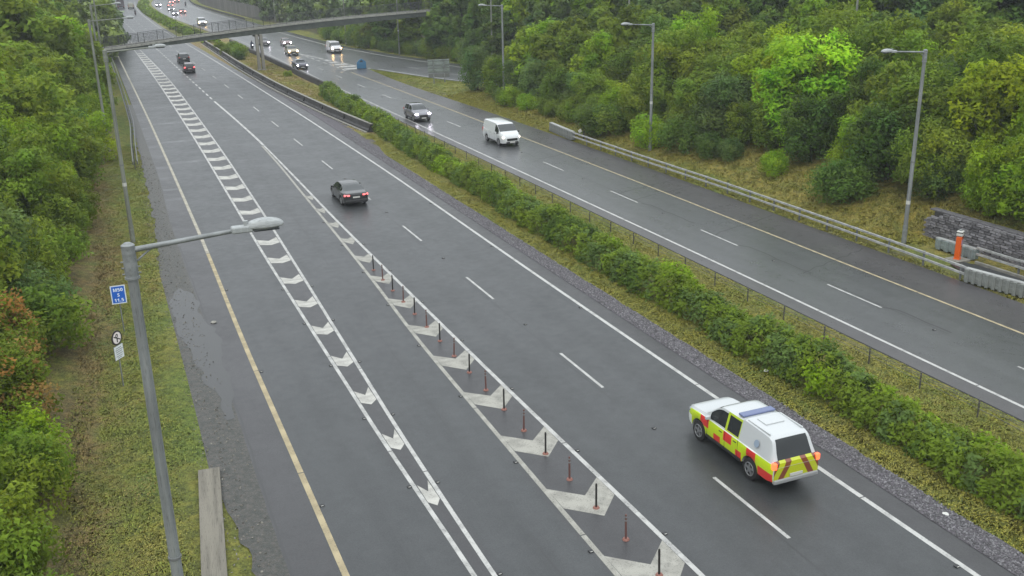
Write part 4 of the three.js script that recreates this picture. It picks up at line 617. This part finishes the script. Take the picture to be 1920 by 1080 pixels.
// ------------------------------------------------------------------ vehicles
// A shell is lofted from profiles along u (0 = rear bumper, L = front). Local axes: x right, y up, -z forward, origin on the ground under the middle.
function shell(S) {
  const top = curve(...S.top), belt = curve(...S.belt), plan = curve(...S.plan), us = new Set(), ra = S.r * 1.17;
  for (let i = 0; i <= 46; i++) us.add(+(S.L * i / 46).toFixed(3));
  for (const w of S.wheels) for (let k = -6; k <= 6; k++) us.add(+(w + ra * Math.sin((k / 6) * Math.PI / 2)).toFixed(3));
  for (const list of [S.top, S.cuts ?? []]) for (const p of list) { const u = Array.isArray(p) ? p[0] : p; us.add(+u.toFixed(3)); }
  for (const u of [0, 0.03, 0.1, S.L - 0.1, S.L - 0.03, S.L]) us.add(+u.toFixed(3));
  const U = [...us].sort((a, b) => a - b).filter((u, i, a) => !i || u - a[i - 1] > 0.008);
  const sec = (u) => {
    let y0 = S.y0 + 0.05 * smooth(u, S.L - 0.5, S.L) + 0.06 * smooth(-u, -0.4, 0);
    for (const w of S.wheels) { const d = Math.abs(u - w); if (d < ra) y0 = Math.max(y0, S.r + Math.sqrt(ra * ra - d * d) - 0.02); }
    const W = plan(u), b = Math.min(belt(u), top(u)), g = Math.max(0.012, top(u) - b), k = Math.min(1, g / S.gh), ww = W * lerp(0.9, S.roofW, k);
    const bb = Math.max(b, y0 + 0.06);
    return [[0, y0], [W * 0.8, y0], [W * 0.97, y0 + 0.02], [W, lerp(y0, bb, 0.3)], [W, lerp(y0, bb, 0.62)], [W * 0.985, lerp(y0, bb, 0.9)], [W * 0.955, bb], [lerp(W * 0.95, ww, 0.07), b + g * 0.07], [lerp(W * 0.95, ww, 0.84), b + g * 0.84], [ww, b + g * 0.94], [ww * (S.inner ?? 0.9), b + g * 0.985], [ww * 0.5, b + g], [0, b + g]];
  };
  const T = U.map(sec), m = 13, groups = {}, push = (k, a, b, c, d) => { const q = (groups[k] ??= []); q.push(...a, ...b, ...c, ...a, ...c, ...d); };
  const P = (i, r, sd) => [T[i][r][0] * sd, T[i][r][1], -(U[i] - S.L / 2)];
  for (let i = 0; i < U.length - 1; i++) { const u = (U[i] + U[i + 1]) / 2, g = top(u) - belt(u); for (let r = 0; r < m - 1; r++) for (const sd of [-1, 1]) {
    let k = 'body'; if (r === 0) k = 'underside';
    else if (r === 7) { const w = S.side.findIndex(([a, b]) => u > a && u < b); if (w >= 0 && g > 0.16) k = 'side_window.' + w + '.' + sd; }
    else if (r >= 10 || (r === 9 && S.wideScreen)) { if (u > S.screen[0] && u < S.screen[1]) k = 'windscreen'; else if (S.rear && u > S.rear[0] && u < S.rear[1]) k = 'rear_window'; else if (S.sun && u > S.sun[0] && u < S.sun[1]) k = 'roof_panel'; }
    if (S.pick) k = S.pick(k, r, u, sd) ?? k;
    const a = P(i, r, sd), b = P(i + 1, r, sd), c = P(i + 1, r + 1, sd), d = P(i, r + 1, sd); if (sd > 0) push(k, a, b, c, d); else push(k, a, d, c, b);
  } }
  for (const [i, f] of [[0, 1], [U.length - 1, -1]]) for (let r = 1; r < m - 1; r++) { const k = S.cap ? S.cap(i === 0 ? 'rear' : 'front', r) : 'body', a = P(i, r, -1), b = P(i, r, 1), c = P(i, r + 1, 1), d = P(i, r + 1, -1); if (f > 0) push(k, a, b, c, d); else push(k, a, d, c, b); }
  const out = {}; for (const [k, v] of Object.entries(groups)) { let g = new THREE.BufferGeometry(); g.setAttribute('position', new THREE.Float32BufferAttribute(v, 3)); g = toCreasedNormals(g, 0.55); const p = g.attributes.position, uv = new Float32Array(p.count * 2); for (let i = 0; i < p.count; i++) { uv[i * 2] = k === 'tailgate' ? p.getX(i) : -p.getZ(i) + S.L / 2; uv[i * 2 + 1] = p.getY(i); } g.setAttribute('uv', new THREE.BufferAttribute(uv, 2)); out[k] = g; }
  return out;
}
function wheelGeos(r, w) {
  const pr = [[r * 0.62, -w / 2], [r * 0.9, -w / 2], [r, -w / 2 + 0.03], [r, w / 2 - 0.03], [r * 0.9, w / 2], [r * 0.62, w / 2]].map(([a, b]) => new THREE.Vector2(a, b));
  const tyre = new THREE.LatheGeometry(pr, 24).rotateZ(-Math.PI / 2), rim = [new THREE.CylinderGeometry(r * 0.63, r * 0.63, w * 0.5, 20).rotateZ(Math.PI / 2), new THREE.TorusGeometry(r * 0.6, 0.022, 6, 20).rotateY(Math.PI / 2).translate(w * 0.46, 0, 0)];
  const spokes = []; for (let i = 0; i < 5; i++) spokes.push(new THREE.BoxGeometry(0.05, r * 0.58, 0.065).translate(w * 0.42, r * 0.31, 0).rotateX(i * Math.PI * 0.4)); spokes.push(new THREE.CylinderGeometry(0.07, 0.07, 0.06, 10).rotateZ(Math.PI / 2).translate(w * 0.42, 0, 0));
  return { tyre, back: rim[0], rim: merge([rim[1], ...spokes]) };
}
const SH = {}, shared = (k, f) => (SH[k] ??= f());
function vehicle(o, key, S, c) {
  const sh = shared(key, () => shell(S)), mats = { body: c.paint, underside: M.under, windscreen: c.glass ?? M.glassLight, rear_window: c.glass ?? M.glass, roof_panel: c.roof ?? M.glass, ...c.mats };
  for (const [k, g] of Object.entries(sh)) { const n = k.split('.')[0]; part(n, g, mats[n] ?? M.glass, o); }
  const wg = shared(key + 'w', () => wheelGeos(S.r, 0.22)), plan = curve(...S.plan);
  for (const u of S.wheels) for (const sd of [-1, 1]) { const w = new THREE.Group(); w.name = 'wheel'; w.position.set(sd * (plan(u) - 0.13), S.r, -(u - S.L / 2)); w.rotation.y = sd < 0 ? Math.PI : 0; o.add(w); part('tyre', wg.tyre, M.rubber, w); part('rim', wg.rim, c.rim ?? M.rim, w); part('hub', wg.back, M.trim, w); }
  const z = (u) => -(u - S.L / 2), put = (name, g, mat, x, y, u) => { const m = part(name, g, mat, o); m.position.set(x, y, z(u)); return m; };
  for (const sd of [-1, 1]) {
    if (S.mirror) put('mirror', shared('mir', () => merge([rbox(0.2, 0.14, 0.12, 0.04)])), c.mirror ?? c.paint, sd * (plan(S.mirror[0]) + 0.08), S.mirror[1], S.mirror[0]);
    const [hu, hx, hy, hw, hh] = S.head; put('headlight', shared(key + 'h', () => new THREE.SphereGeometry(0.5, 18, 12).scale(hw, hh * 1.25, 0.34)), c.head ?? M.headOff, sd * hx, hy, hu).rotation.y = -sd * 0.35;
    const [tu, tx, ty, tw, th] = S.tail; put('tail_light', shared(key + 't', () => rbox(tw, th, 0.14, 0.03)), c.tail ?? M.tailOff, sd * tx, ty, tu).rotation.y = sd * 0.2;
    for (const [a, y] of S.handles ?? []) put('door_handle', shared('hdl', () => rbox(0.03, 0.03, 0.17, 0.01)), c.trim ?? M.trim, sd * (plan(a) + 0.005), y, a);
    for (const u of S.seams ?? []) { const yb = curve(...S.belt)(u) - 0.02, ya = S.y0 + 0.08; put('door_seam', shared(key + 'sm' + u, () => rbox(0.012, yb - ya, 0.014, 0.004)), M.under, sd * (plan(u) - 0.004), (ya + yb) / 2, u).rotation.z = sd * 0.01; }
    if (S.rocker) put('sill_trim', shared(key + 'k', () => box(0.05, 0.1, S.rocker[1] - S.rocker[0])), M.trim, sd * (plan(S.L / 2) - 0.02), S.y0 + 0.05, (S.rocker[0] + S.rocker[1]) / 2);
  }
  put('front_grille', shared(key + 'g', () => rbox(Math.min(S.grille[1], 2 * plan(S.L) - 0.1), S.grille[2], 0.1, 0.03)), M.black, 0, S.grille[0], S.L - 0.02);
  put('front_bumper', shared(key + 'fb', () => rbox(Math.min(S.fb[1], 2 * plan(S.L) + 0.06), S.fb[2], 0.16, 0.05)), c.bumper ?? M.trim, 0, S.fb[0], S.L - 0.03); put('rear_bumper', shared(key + 'rb', () => rbox(S.rb[1], S.rb[2], 0.16, 0.05)), c.bumper ?? M.trim, 0, S.rb[0], 0.02);
  put('number_plate', shared('npf', () => rbox(0.5, 0.11, 0.02, 0.006)), M.plateW, 0, S.fb[0] + 0.04, S.L + 0.06); put('number_plate', shared('npf', () => 0), M.plateW, 0, S.plateY ?? 0.75, -0.02 + (S.plateU ?? 0));
  if (S.wiper) put('wiper', shared(key + 'wp', () => bar(V(-0.5, S.wiper[1], 0), V(0.3, S.wiper[1] + 0.03, 0.06), 0.012, 0.012, 4)), M.black, 0, 0, S.wiper[0]);
  return o;
}
const SPEC = {
  saloon: { L: 4.7, y0: 0.26, r: 0.33, gh: 0.42, roofW: 0.66, wheels: [0.98, 3.78], wideScreen: true, top: [[0, 0.86], [0.05, 0.98], [0.55, 1.05], [1.45, 1.36], [2.1, 1.43], [2.6, 1.41], [3.0, 1.31], [3.6, 0.99], [4.25, 0.86], [4.58, 0.7], [4.7, 0.55]], belt: [[0, 0.85], [0.4, 0.95], [1, 0.96], [3.4, 0.91], [4.3, 0.78], [4.7, 0.5]], plan: [[0, 0.76], [0.12, 0.86], [0.6, 0.91], [2.3, 0.92], [4.1, 0.9], [4.5, 0.8], [4.7, 0.56]], side: [[0.95, 1.35], [1.42, 2.2], [2.28, 3.3]], screen: [2.72, 3.55], rear: [0.6, 1.6], head: [4.42, 0.66, 0.66, 0.34, 0.14], tail: [0.07, 0.66, 0.84, 0.42, 0.12], mirror: [3.05, 0.98], grille: [0.52, 0.9, 0.28], fb: [0.34, 1.5, 0.16], rb: [0.42, 1.6, 0.22], handles: [[1.75, 0.84], [2.6, 0.82]], seams: [1.35, 2.24, 3.3], plateY: 0.7, wiper: [3.5, 1.02] },
  suv: { L: 4.5, y0: 0.32, r: 0.35, gh: 0.55, roofW: 0.72, wheels: [0.9, 3.58], wideScreen: true, top: [[0, 0.95], [0.05, 1.1], [0.4, 1.52], [0.7, 1.62], [1.6, 1.67], [2.2, 1.65], [2.6, 1.54], [3.3, 1.1], [4.1, 0.98], [4.4, 0.82], [4.5, 0.62]], belt: [[0, 0.95], [0.4, 1.05], [1, 1.06], [3.2, 1.02], [4.1, 0.9], [4.5, 0.55]], plan: [[0, 0.78], [0.12, 0.87], [0.5, 0.92], [2.3, 0.93], [3.9, 0.91], [4.3, 0.82], [4.5, 0.6]], side: [[0.55, 0.95], [1.02, 1.85], [1.93, 2.95]], screen: [2.3, 3.2], rear: [0.08, 0.42], sun: [1.0, 1.9], head: [4.25, 0.68, 0.84, 0.34, 0.17], tail: [0.1, 0.74, 0.98, 0.26, 0.2], mirror: [2.8, 1.12], grille: [0.64, 0.9, 0.26], fb: [0.42, 1.5, 0.22], rb: [0.48, 1.65, 0.28], handles: [[1.4, 0.96], [2.3, 0.94]], seams: [1.3, 1.9, 2.95], plateY: 0.8, rocker: [1.4, 3.1] },
  hatch: { L: 4.0, y0: 0.27, r: 0.31, gh: 0.46, roofW: 0.7, wheels: [0.68, 3.2], wideScreen: true, top: [[0, 0.86], [0.04, 1.0], [0.42, 1.38], [0.7, 1.46], [1.5, 1.5], [2.0, 1.48], [2.4, 1.36], [3.0, 1.02], [3.7, 0.88], [3.92, 0.72], [4.0, 0.55]], belt: [[0, 0.86], [0.4, 0.96], [1, 0.95], [2.9, 0.91], [3.6, 0.8], [4.0, 0.5]], plan: [[0, 0.72], [0.12, 0.82], [0.5, 0.86], [2, 0.87], [3.5, 0.85], [3.85, 0.75], [4.0, 0.55]], side: [[0.5, 0.8], [0.88, 1.6], [1.68, 2.65]], screen: [2.12, 2.92], rear: [0.06, 0.44], head: [3.78, 0.62, 0.72, 0.34, 0.16], tail: [0.08, 0.68, 0.88, 0.24, 0.22], mirror: [2.55, 1.0], grille: [0.5, 0.8, 0.22], fb: [0.34, 1.4, 0.18], rb: [0.42, 1.5, 0.24], handles: [[1.2, 0.86], [2.1, 0.84]], plateY: 0.72 },
  van: { L: 5.0, y0: 0.3, r: 0.34, gh: 0.8, roofW: 0.8, wheels: [0.98, 3.92], wideScreen: true, top: [[0, 1.0], [0.04, 1.86], [0.15, 1.95], [1.8, 1.99], [3.1, 1.96], [3.42, 1.86], [4.18, 1.29], [4.62, 1.13], [4.88, 0.94], [5.0, 0.7]], belt: [[0, 0.98], [0.5, 1.14], [3.4, 1.14], [4.3, 1.06], [4.75, 0.95], [5.0, 0.6]], plan: [[0, 0.93], [0.08, 0.97], [0.6, 0.98], [3.6, 0.98], [4.35, 0.94], [4.75, 0.83], [4.93, 0.7], [5.0, 0.56]], side: [[3.05, 3.9]], screen: [3.4, 4.14], rear: null, head: [4.72, 0.72, 0.86, 0.36, 0.24], tail: [0.04, 0.88, 1.0, 0.14, 0.4], mirror: [3.95, 1.2], grille: [0.68, 1.05, 0.22], fb: [0.4, 1.7, 0.2], rb: [0.44, 1.85, 0.2], handles: [[3.05, 1.02], [2.2, 1.02]], seams: [1.75, 3.02, 3.5], plateY: 0.8, rocker: [1.45, 3.45], wiper: [4.12, 1.32] },
  pickup: { L: 5.3, inner: 0.84, y0: 0.42, r: 0.385, gh: 0.68, roofW: 0.77, wheels: [1.25, 4.32], wideScreen: true, cuts: [1.0, 1.9, 2.0, 2.66, 2.75, 3.6], top: [[0, 0.98], [0.03, 1.13], [0.12, 1.2], [0.42, 1.8], [0.62, 1.88], [1.88, 1.91], [1.97, 1.86], [3.05, 1.82], [3.3, 1.74], [3.98, 1.24], [4.95, 1.12], [5.2, 0.98], [5.3, 0.75]], belt: [[0, 1.0], [0.2, 1.12], [2, 1.14], [3.95, 1.12], [4.95, 1.02], [5.3, 0.7]], plan: [[0, 0.88], [0.06, 0.91], [0.5, 0.93], [2.7, 0.93], [4.6, 0.92], [5.1, 0.82], [5.3, 0.64]], side: [[2.02, 2.6], [2.78, 3.72]], screen: [3.26, 3.94], rear: [0.14, 0.40],
    pick: (k, r, u, sd) => k === 'rear_window' && r < 10 ? 'body' : k === 'body' && u < 0.12 && r >= 6 ? 'tailgate' : (k === 'body' && r >= 2 && r <= 5 && u > 0.02 && u < 5.25 ? 'side_panel' : k === 'body' && r >= 6 && r <= 8 && u > 1.95 && u < 2.78 ? 'door_pillar' : k), cap: (e, r) => (e === 'rear' && r < 6 ? 'tailgate' : 'body'),
    head: [5.0, 0.68, 0.92, 0.36, 0.2], tail: [0.05, 0.85, 1.06, 0.16, 0.22], mirror: [3.62, 1.24], grille: [0.82, 0.95, 0.28], fb: [0.52, 1.7, 0.26], rb: [0.5, 1.75, 0.16], handles: [[2.1, 1.0], [2.95, 1.0]], seams: [1.94, 2.69, 3.76], plateY: 0.66, rocker: [1.75, 3.8], wiper: [3.92, 1.27] },
};
const car = (name, label, cat, key, x, s, dir, c, group, turn = 0) => vehicle(thing(name, label, cat, x, s, 0.004, (dir > 0 ? 0 : Math.PI) + turn, group), key, SPEC[key], c);
{ // the emergency pick-up: canvas prints only the flat livery
  const Y = '#c2dc14', Rd = '#d8322c', Wt = '#e9eef0', sc = 200;
  const liv = signTex(1060, 260, (x) => { // u across (0..5.3), height 0.4..1.3 m
    const yy = (h) => 260 - (h - 0.3) / 1.0 * 260, r = (a, b, h0, h1, c) => { x.fillStyle = c; x.fillRect(a * sc, yy(h1), (b - a) * sc, yy(h0) - yy(h1)); };
    x.fillStyle = Wt; x.fillRect(0, 0, 1060, 260); r(0, 5.3, 0.42, 1.1, Y); for (const [a, b] of [[0.95, 1.45], [2.3, 2.78], [3.68, 4.2]]) r(a, b, 0.76, 1.1, Rd); for (const [a, b] of [[0.05, 0.8], [1.72, 2.05], [2.95, 3.35]]) r(a, b, 0.42, 0.76, Rd); r(0, 5.3, 0.3, 0.44, '#d9dcd8'); r(4.78, 5.3, 0.3, 0.8, Wt); });
  liv.repeat.set(1 / 5.3, 1); liv.offset.set(0, -0.3); liv.wrapS = liv.wrapT = THREE.ClampToEdgeWrapping;
  const tg = signTex(256, 128, (x) => { x.fillStyle = '#c9d41c'; x.fillRect(0, 0, 256, 128); x.fillStyle = '#8a4a30'; for (const sgn of [-1, 1]) for (let k = 0; k < 4; k++) { x.beginPath(); const b = 128 + sgn * (24 + k * 62); x.moveTo(b, 0); x.lineTo(b + sgn * 30, 0); x.lineTo(b + sgn * 78, 128); x.lineTo(b + sgn * 48, 128); x.fill(); } });
  tg.repeat.set(1 / 1.9, 1 / 0.65); tg.offset.set(0.5, -0.75); tg.wrapS = tg.wrapT = THREE.ClampToEdgeWrapping;
  const white = paint(0.62, 0.65, 0.66), o = car('emergency_pickup', 'white emergency pick-up with yellow and red chequers in the right lane', 'pick-up', 'pickup', 19.25, 25.35, 1, { paint: white, bumper: std({ color: tone(0.35, 0.36, 0.36), roughness: 0.5 }), tail: std({ color: tone(0.6, 0.04, 0.02), emissive: rgb(1, 0.13, 0.04), emissiveIntensity: 1.6, roughness: 0.3 }), mats: { side_panel: new THREE.MeshPhysicalMaterial({ map: liv, color: tone(1.2, 1.2, 1.15), roughness: 0.35, clearcoat: 0.5 }), tailgate: new THREE.MeshPhysicalMaterial({ color: tone(1, 1, 1), map: tg, roughness: 0.35, clearcoat: 0.5 }), door_pillar: paint(0.55, 0.72, 0.03) } });
  const z = (u) => -(u - 2.65);
  part('light_bar', merge([rbox(1.32, 0.08, 0.3, 0.035, 0, 1.89, z(2.2))]), std({ color: tone(0.16, 0.2, 0.36), roughness: 0.25 }), o);
  part('roof_vent', rbox(0.75, 0.05, 0.5, 0.02, 0, 1.92, z(1.45)), white, o); for (const x of [-0.64, 0.64]) part('roof_rail', rbox(0.05, 0.05, 1.2, 0.02, x, 1.9, z(1.2)), white, o);
  for (const sd of [-1, 1]) part('emblem', new THREE.CircleGeometry(0.13, 18).rotateY(sd * Math.PI / 2).rotateZ(sd * 0.3).translate(sd * 0.868, 1.44, z(1.0)), std({ color: tone(0.32, 0.4, 0.5), roughness: 0.5 }), o);
}
car('saloon_car', 'dark grey saloon with lit tail lights in the middle lane', 'car', 'saloon', 15.95, 69.2, 1, { paint: paint(0.028, 0.030, 0.031), tail: M.tailOn, glass: M.glassLight });
car('delivery_van', 'white panel van with black grille on the far carriageway', 'van', 'van', 34.35, 84.7, -1, { paint: paint(0.72, 0.75, 0.76), bumper: M.trim, mirror: M.trim, head: std({ color: tone(0.8, 0.8, 0.78), emissive: rgb(1, 0.93, 0.8), emissiveIntensity: 1.2, roughness: 0.2 }) });
car('crossover_car', 'silver-grey crossover with white headlights behind the white van', 'car', 'suv', 31.5, 101.6, -1, { paint: paint(0.20, 0.20, 0.235), head: M.headWhite });
car('saloon_car', 'dark car with bright headlights beside the far median barrier', 'car', 'saloon', 30.4, 159, -1, { paint: paint(0.07, 0.07, 0.10), head: M.headWhite, glass: M.glass });
car('off_road_car', 'cream off-road car with warm headlights, left of the slip road van', 'car', 'suv', 33.5, 181.8, -1, { paint: paint(0.38, 0.32, 0.20), head: M.headWarm });
car('hatchback_car', 'reddish car half hidden behind the cream off-road car', 'car', 'hatch', 36.2, 201.5, -1, { paint: paint(0.22, 0.13, 0.13), head: M.headWhite });
car('delivery_van', 'white van with warm headlights coming down the slip road', 'van', 'van', 41.3, 182.2, -1, { paint: paint(0.68, 0.68, 0.70), head: M.headWarm, mirror: M.trim });
car('hatchback_car', 'dark hatchback just right of the footbridge pier', 'car', 'hatch', 32.5, 205, -1, { paint: paint(0.05, 0.035, 0.04), head: M.headWhite });
car('delivery_van', 'white van with headlights on just beyond the footbridge', 'van', 'van', 28.4, 277, -1, { paint: paint(0.7, 0.7, 0.72), head: M.headWarm, mirror: M.trim });
car('hatchback_car', 'dark red hatchback with lit brake lights ahead of the saloon', 'car', 'hatch', 14.0, 163.5, 1, { paint: paint(0.075, 0.03, 0.04), tail: M.tailOn });
car('off_road_car', 'black car directly ahead of the dark red hatchback', 'car', 'suv', 14.7, 179.5, 1, { paint: paint(0.02, 0.024, 0.024) });
car('hatchback_car', 'dark car with purple-white headlights beside the red-lit car beyond the bridge', 'car', 'hatch', 26.4, 331, -1, { paint: paint(0.06, 0.05, 0.09), head: M.headWhite });
car('hatchback_car', 'dark car with glowing red lamps in the queue beyond the bridge', 'car', 'hatch', 29.5, 341, -1, { paint: paint(0.1, 0.03, 0.03), head: M.redLamp });
car('hatchback_car', 'leftmost car of the distant queue, with purple-white headlights', 'car', 'hatch', 26.0, 395, -1, { paint: paint(0.08, 0.07, 0.1), head: M.headWhite });
car('saloon_car', 'car with one pale headlight pair third up in the distant queue', 'car', 'saloon', 27.6, 361, -1, { paint: paint(0.2, 0.19, 0.22), head: M.headWhite });
car('saloon_car', 'pinkish-lit car above the third one in the distant queue', 'car', 'saloon', 29.6, 389, -1, { paint: paint(0.18, 0.08, 0.08), head: M.redLamp });
car('hatchback_car', 'pale car with red lamps near the top of the distant queue', 'car', 'hatch', 32.4, 418, -1, { paint: paint(0.3, 0.2, 0.2), head: M.redLamp });
car('delivery_van', 'pale van with red lamps at the very top of the distant queue', 'van', 'van', 35.4, 430, -1, { paint: paint(0.5, 0.42, 0.4), head: M.redLamp, mirror: M.trim });
car('delivery_van', 'cream van next to the dark truck at the far end of the near road', 'van', 'van', 16.3, 389, 1, { paint: paint(0.45, 0.45, 0.36), mirror: M.trim });
{ // truck seen from behind
  const o = thing('truck', 'dark box truck far ahead on the near road, left of the cream van', 'truck', 13.1, 394, 0.004), P = paint(0.06, 0.05, 0.055);
  part('cargo_box', rbox(2.4, 2.6, 5.4, 0.06, 0, 2.15, 0.6), std({ color: tone(0.16, 0.13, 0.14), roughness: 0.6 }), o); part('cab', merge([rbox(2.2, 1.9, 1.7, 0.2, 0, 1.65, -3.05)]), P, o); part('windscreen', rbox(1.9, 0.75, 0.06, 0.03, 0, 2.0, -3.9), M.glass, o); part('chassis', box(1.0, 0.3, 7.4, 0, 0.68, 0), M.under, o); part('rear_door', rbox(2.2, 2.35, 0.05, 0.02, 0, 2.15, 3.31), std({ color: tone(0.12, 0.1, 0.11), roughness: 0.5 }), o); part('rear_bumper', rbox(2.3, 0.2, 0.15, 0.04, 0, 0.55, 3.3), M.trim, o);
  const wg = wheelGeos(0.46, 0.28); for (const z of [1.9, -2.7]) for (const sd of [-1, 1]) { const w = new THREE.Group(); w.name = 'wheel'; w.position.set(sd * 0.98, 0.46, z); w.rotation.y = sd < 0 ? Math.PI : 0; o.add(w); part('tyre', wg.tyre, M.rubber, w); part('rim', wg.rim, M.rim, w); part('hub', wg.back, M.trim, w); }
  for (const x of [-0.95, 0.95]) part('tail_light', rbox(0.3, 0.14, 0.05, 0.02, x, 0.72, 3.34), M.tailOff, o);
}
// ---- motorcycles and riders
function bodyField(bones, cell, lo, size) { // joined tapered capsules, meshed on a grid
  const N = Math.ceil(Math.max(size.x, size.y, size.z) / cell), mc = new MarchingCubes(N, M.black, false, false, 60000), S = N * cell, k = 0.035; mc.isolation = 0;
  for (let z = 0; z < N; z++) for (let y = 0; y < N; y++) for (let x = 0; x < N; x++) {
    const p = V(lo.x + x * cell, lo.y + y * cell, lo.z + z * cell); let d = 9;
    for (const [a, b, ra, rb] of bones) { const ab = b.clone().sub(a), t = clamp(p.clone().sub(a).dot(ab) / ab.lengthSq(), 0, 1), e = p.distanceTo(a.clone().addScaledVector(ab, t)) - lerp(ra, rb, t), h = clamp(0.5 + 0.5 * (d - e) / k, 0, 1); d = lerp(d, e, h) - k * h * (1 - h); }
    mc.field[x + y * N + z * N * N] = -d;
  }
  mc.update(); const n = mc.count, g = new THREE.BufferGeometry(), src = mc.positionArray, pos = new Float32Array(n * 3), nor = new Float32Array(n * 3);
  for (let i = 0; i < n * 3; i++) { pos[i] = lo.getComponent(i % 3) + (src[i] + 1) / 2 * S; nor[i] = mc.normalArray[i]; }
  g.setAttribute('position', new THREE.BufferAttribute(pos, 3)); g.setAttribute('normal', new THREE.BufferAttribute(nor, 3)); return g;
}
{
  const both = (f) => [-1, 1].flatMap(f), v = V;
  const bones = [[v(0, 0.92, 0.22), v(0, 1.16, 0.12), 0.17, 0.16], [v(0, 1.16, 0.12), v(0, 1.36, -0.02), 0.17, 0.17], [v(0, 1.4, -0.04), v(0, 1.55, -0.1), 0.07, 0.06], ...both((s) => [[v(s * 0.17, 1.38, -0.02), v(s * 0.3, 1.14, -0.2), 0.075, 0.055], [v(s * 0.3, 1.14, -0.2), v(s * 0.31, 1.05, -0.46), 0.052, 0.04], [v(s * 0.12, 0.9, 0.2), v(s * 0.24, 0.8, -0.24), 0.11, 0.075], [v(s * 0.24, 0.8, -0.24), v(s * 0.22, 0.38, 0.02), 0.07, 0.05], [v(s * 0.22, 0.36, 0.02), v(s * 0.23, 0.32, -0.18), 0.05, 0.04], ...[0, 1, 2, 3].map((k) => [v(s * (0.275 + k * 0.022), 1.06, -0.46), v(s * (0.275 + k * 0.022), 1.0, -0.49 + k * 0.004), 0.013, 0.011])])];
  const bodyG = bodyField(bones, 0.027, V(-0.55, 0.22, -0.62), V(1.1, 1.45, 1.1)), helmet = new THREE.SphereGeometry(0.15, 16, 12).scale(0.92, 1, 1.1).translate(0, 1.68, -0.12), visor = new THREE.SphereGeometry(0.143, 14, 8, -2.2 + Math.PI, 1.27, 1.1, 0.8).rotateY(-0.0).translate(0, 1.68, -0.14);
  const tor = (z) => new THREE.TorusGeometry(0.27, 0.06, 8, 20).rotateY(Math.PI / 2).translate(0, 0.32, z), sh = new THREE.Shape([[-0.62, 0.5], [-0.3, 0.36], [0.4, 0.36], [0.62, 0.62], [1.0, 0.92], [0.9, 1.0], [0.3, 0.88], [0, 0.98], [-0.45, 0.95], [-0.72, 0.72]].map(([a, b]) => new THREE.Vector2(a, b)));
  const frame = new THREE.ExtrudeGeometry(sh, { depth: 0.22, bevelEnabled: true, bevelSize: 0.04, bevelThickness: 0.05, bevelSegments: 2 }).translate(0, 0, -0.11).rotateY(-Math.PI / 2).rotateY(Math.PI);
  const bike = (label, rl, x, s, dir, col, jacket, head) => {
    const o = thing('motorcycle', label, 'motorcycle', x, s, 0.004, dir > 0 ? 0 : Math.PI);
    part('body', frame, paint(...col), o); for (const z of [-0.72, 0.68]) { const w = new THREE.Group(); w.name = 'wheel'; o.add(w); part('tyre', tor(z), M.rubber, w); part('rim', new THREE.CylinderGeometry(0.22, 0.22, 0.05, 16).rotateZ(Math.PI / 2).translate(0, 0.32, z), M.rim, w); }
    part('fork', merge([bar(V(-0.1, 0.32, -0.72), V(-0.13, 1.0, -0.5), 0.025), bar(V(0.1, 0.32, -0.72), V(0.13, 1.0, -0.5), 0.025)]), M.galvDark, o); part('handlebar', bar(V(-0.38, 1.03, -0.47), V(0.38, 1.03, -0.47), 0.018), M.black, o); part('seat', rbox(0.26, 0.1, 0.7, 0.04, 0, 0.97, 0.3), M.trim, o); part('windshield', rbox(0.34, 0.3, 0.03, 0.015, 0, 1.14, -0.66), M.glassLight, o).rotation.x = 0;
    part('headlight', new THREE.SphereGeometry(0.12, 12, 8).scale(1.3, 1, 0.6).translate(0, 0.94, -0.8), head ?? M.headOff, o); part('tail_light', rbox(0.14, 0.07, 0.05, 0.02, 0, 0.86, 0.82), M.tailOff, o); part('exhaust', bar(V(0.2, 0.36, 0.0), V(0.24, 0.5, 0.75), 0.05), M.rim, o);
    const p = thing('person', rl, 'person', x, s, 0.004, dir > 0 ? 0 : Math.PI); part('body', bodyG, std({ color: tone(...jacket), roughness: 0.75 }), p); part('helmet', helmet, paint(0.03, 0.03, 0.04), p); part('visor', visor, M.glass, p);
  };
  bike('motorcycle with a bright headlight left of the footbridge pier', 'rider in dark blue with a helmet on the motorcycle by the pier', 28.7, 195.5, -1, [0.03, 0.04, 0.06], [0.03, 0.05, 0.1], M.headWhite);
  bike('dark motorcycle riding away near the right edge of the near road', 'rider in black on the motorcycle riding away up the near road', 15.4, 342, 1, [0.03, 0.03, 0.03], [0.015, 0.015, 0.018]);
  bike('dark motorcycle in the outer lane at the top of the distant queue', 'rider in black on the motorcycle beside the distant queue', 35.2, 391, -1, [0.03, 0.03, 0.03], [0.015, 0.015, 0.018]);
}
renderer.render(scene, camera);
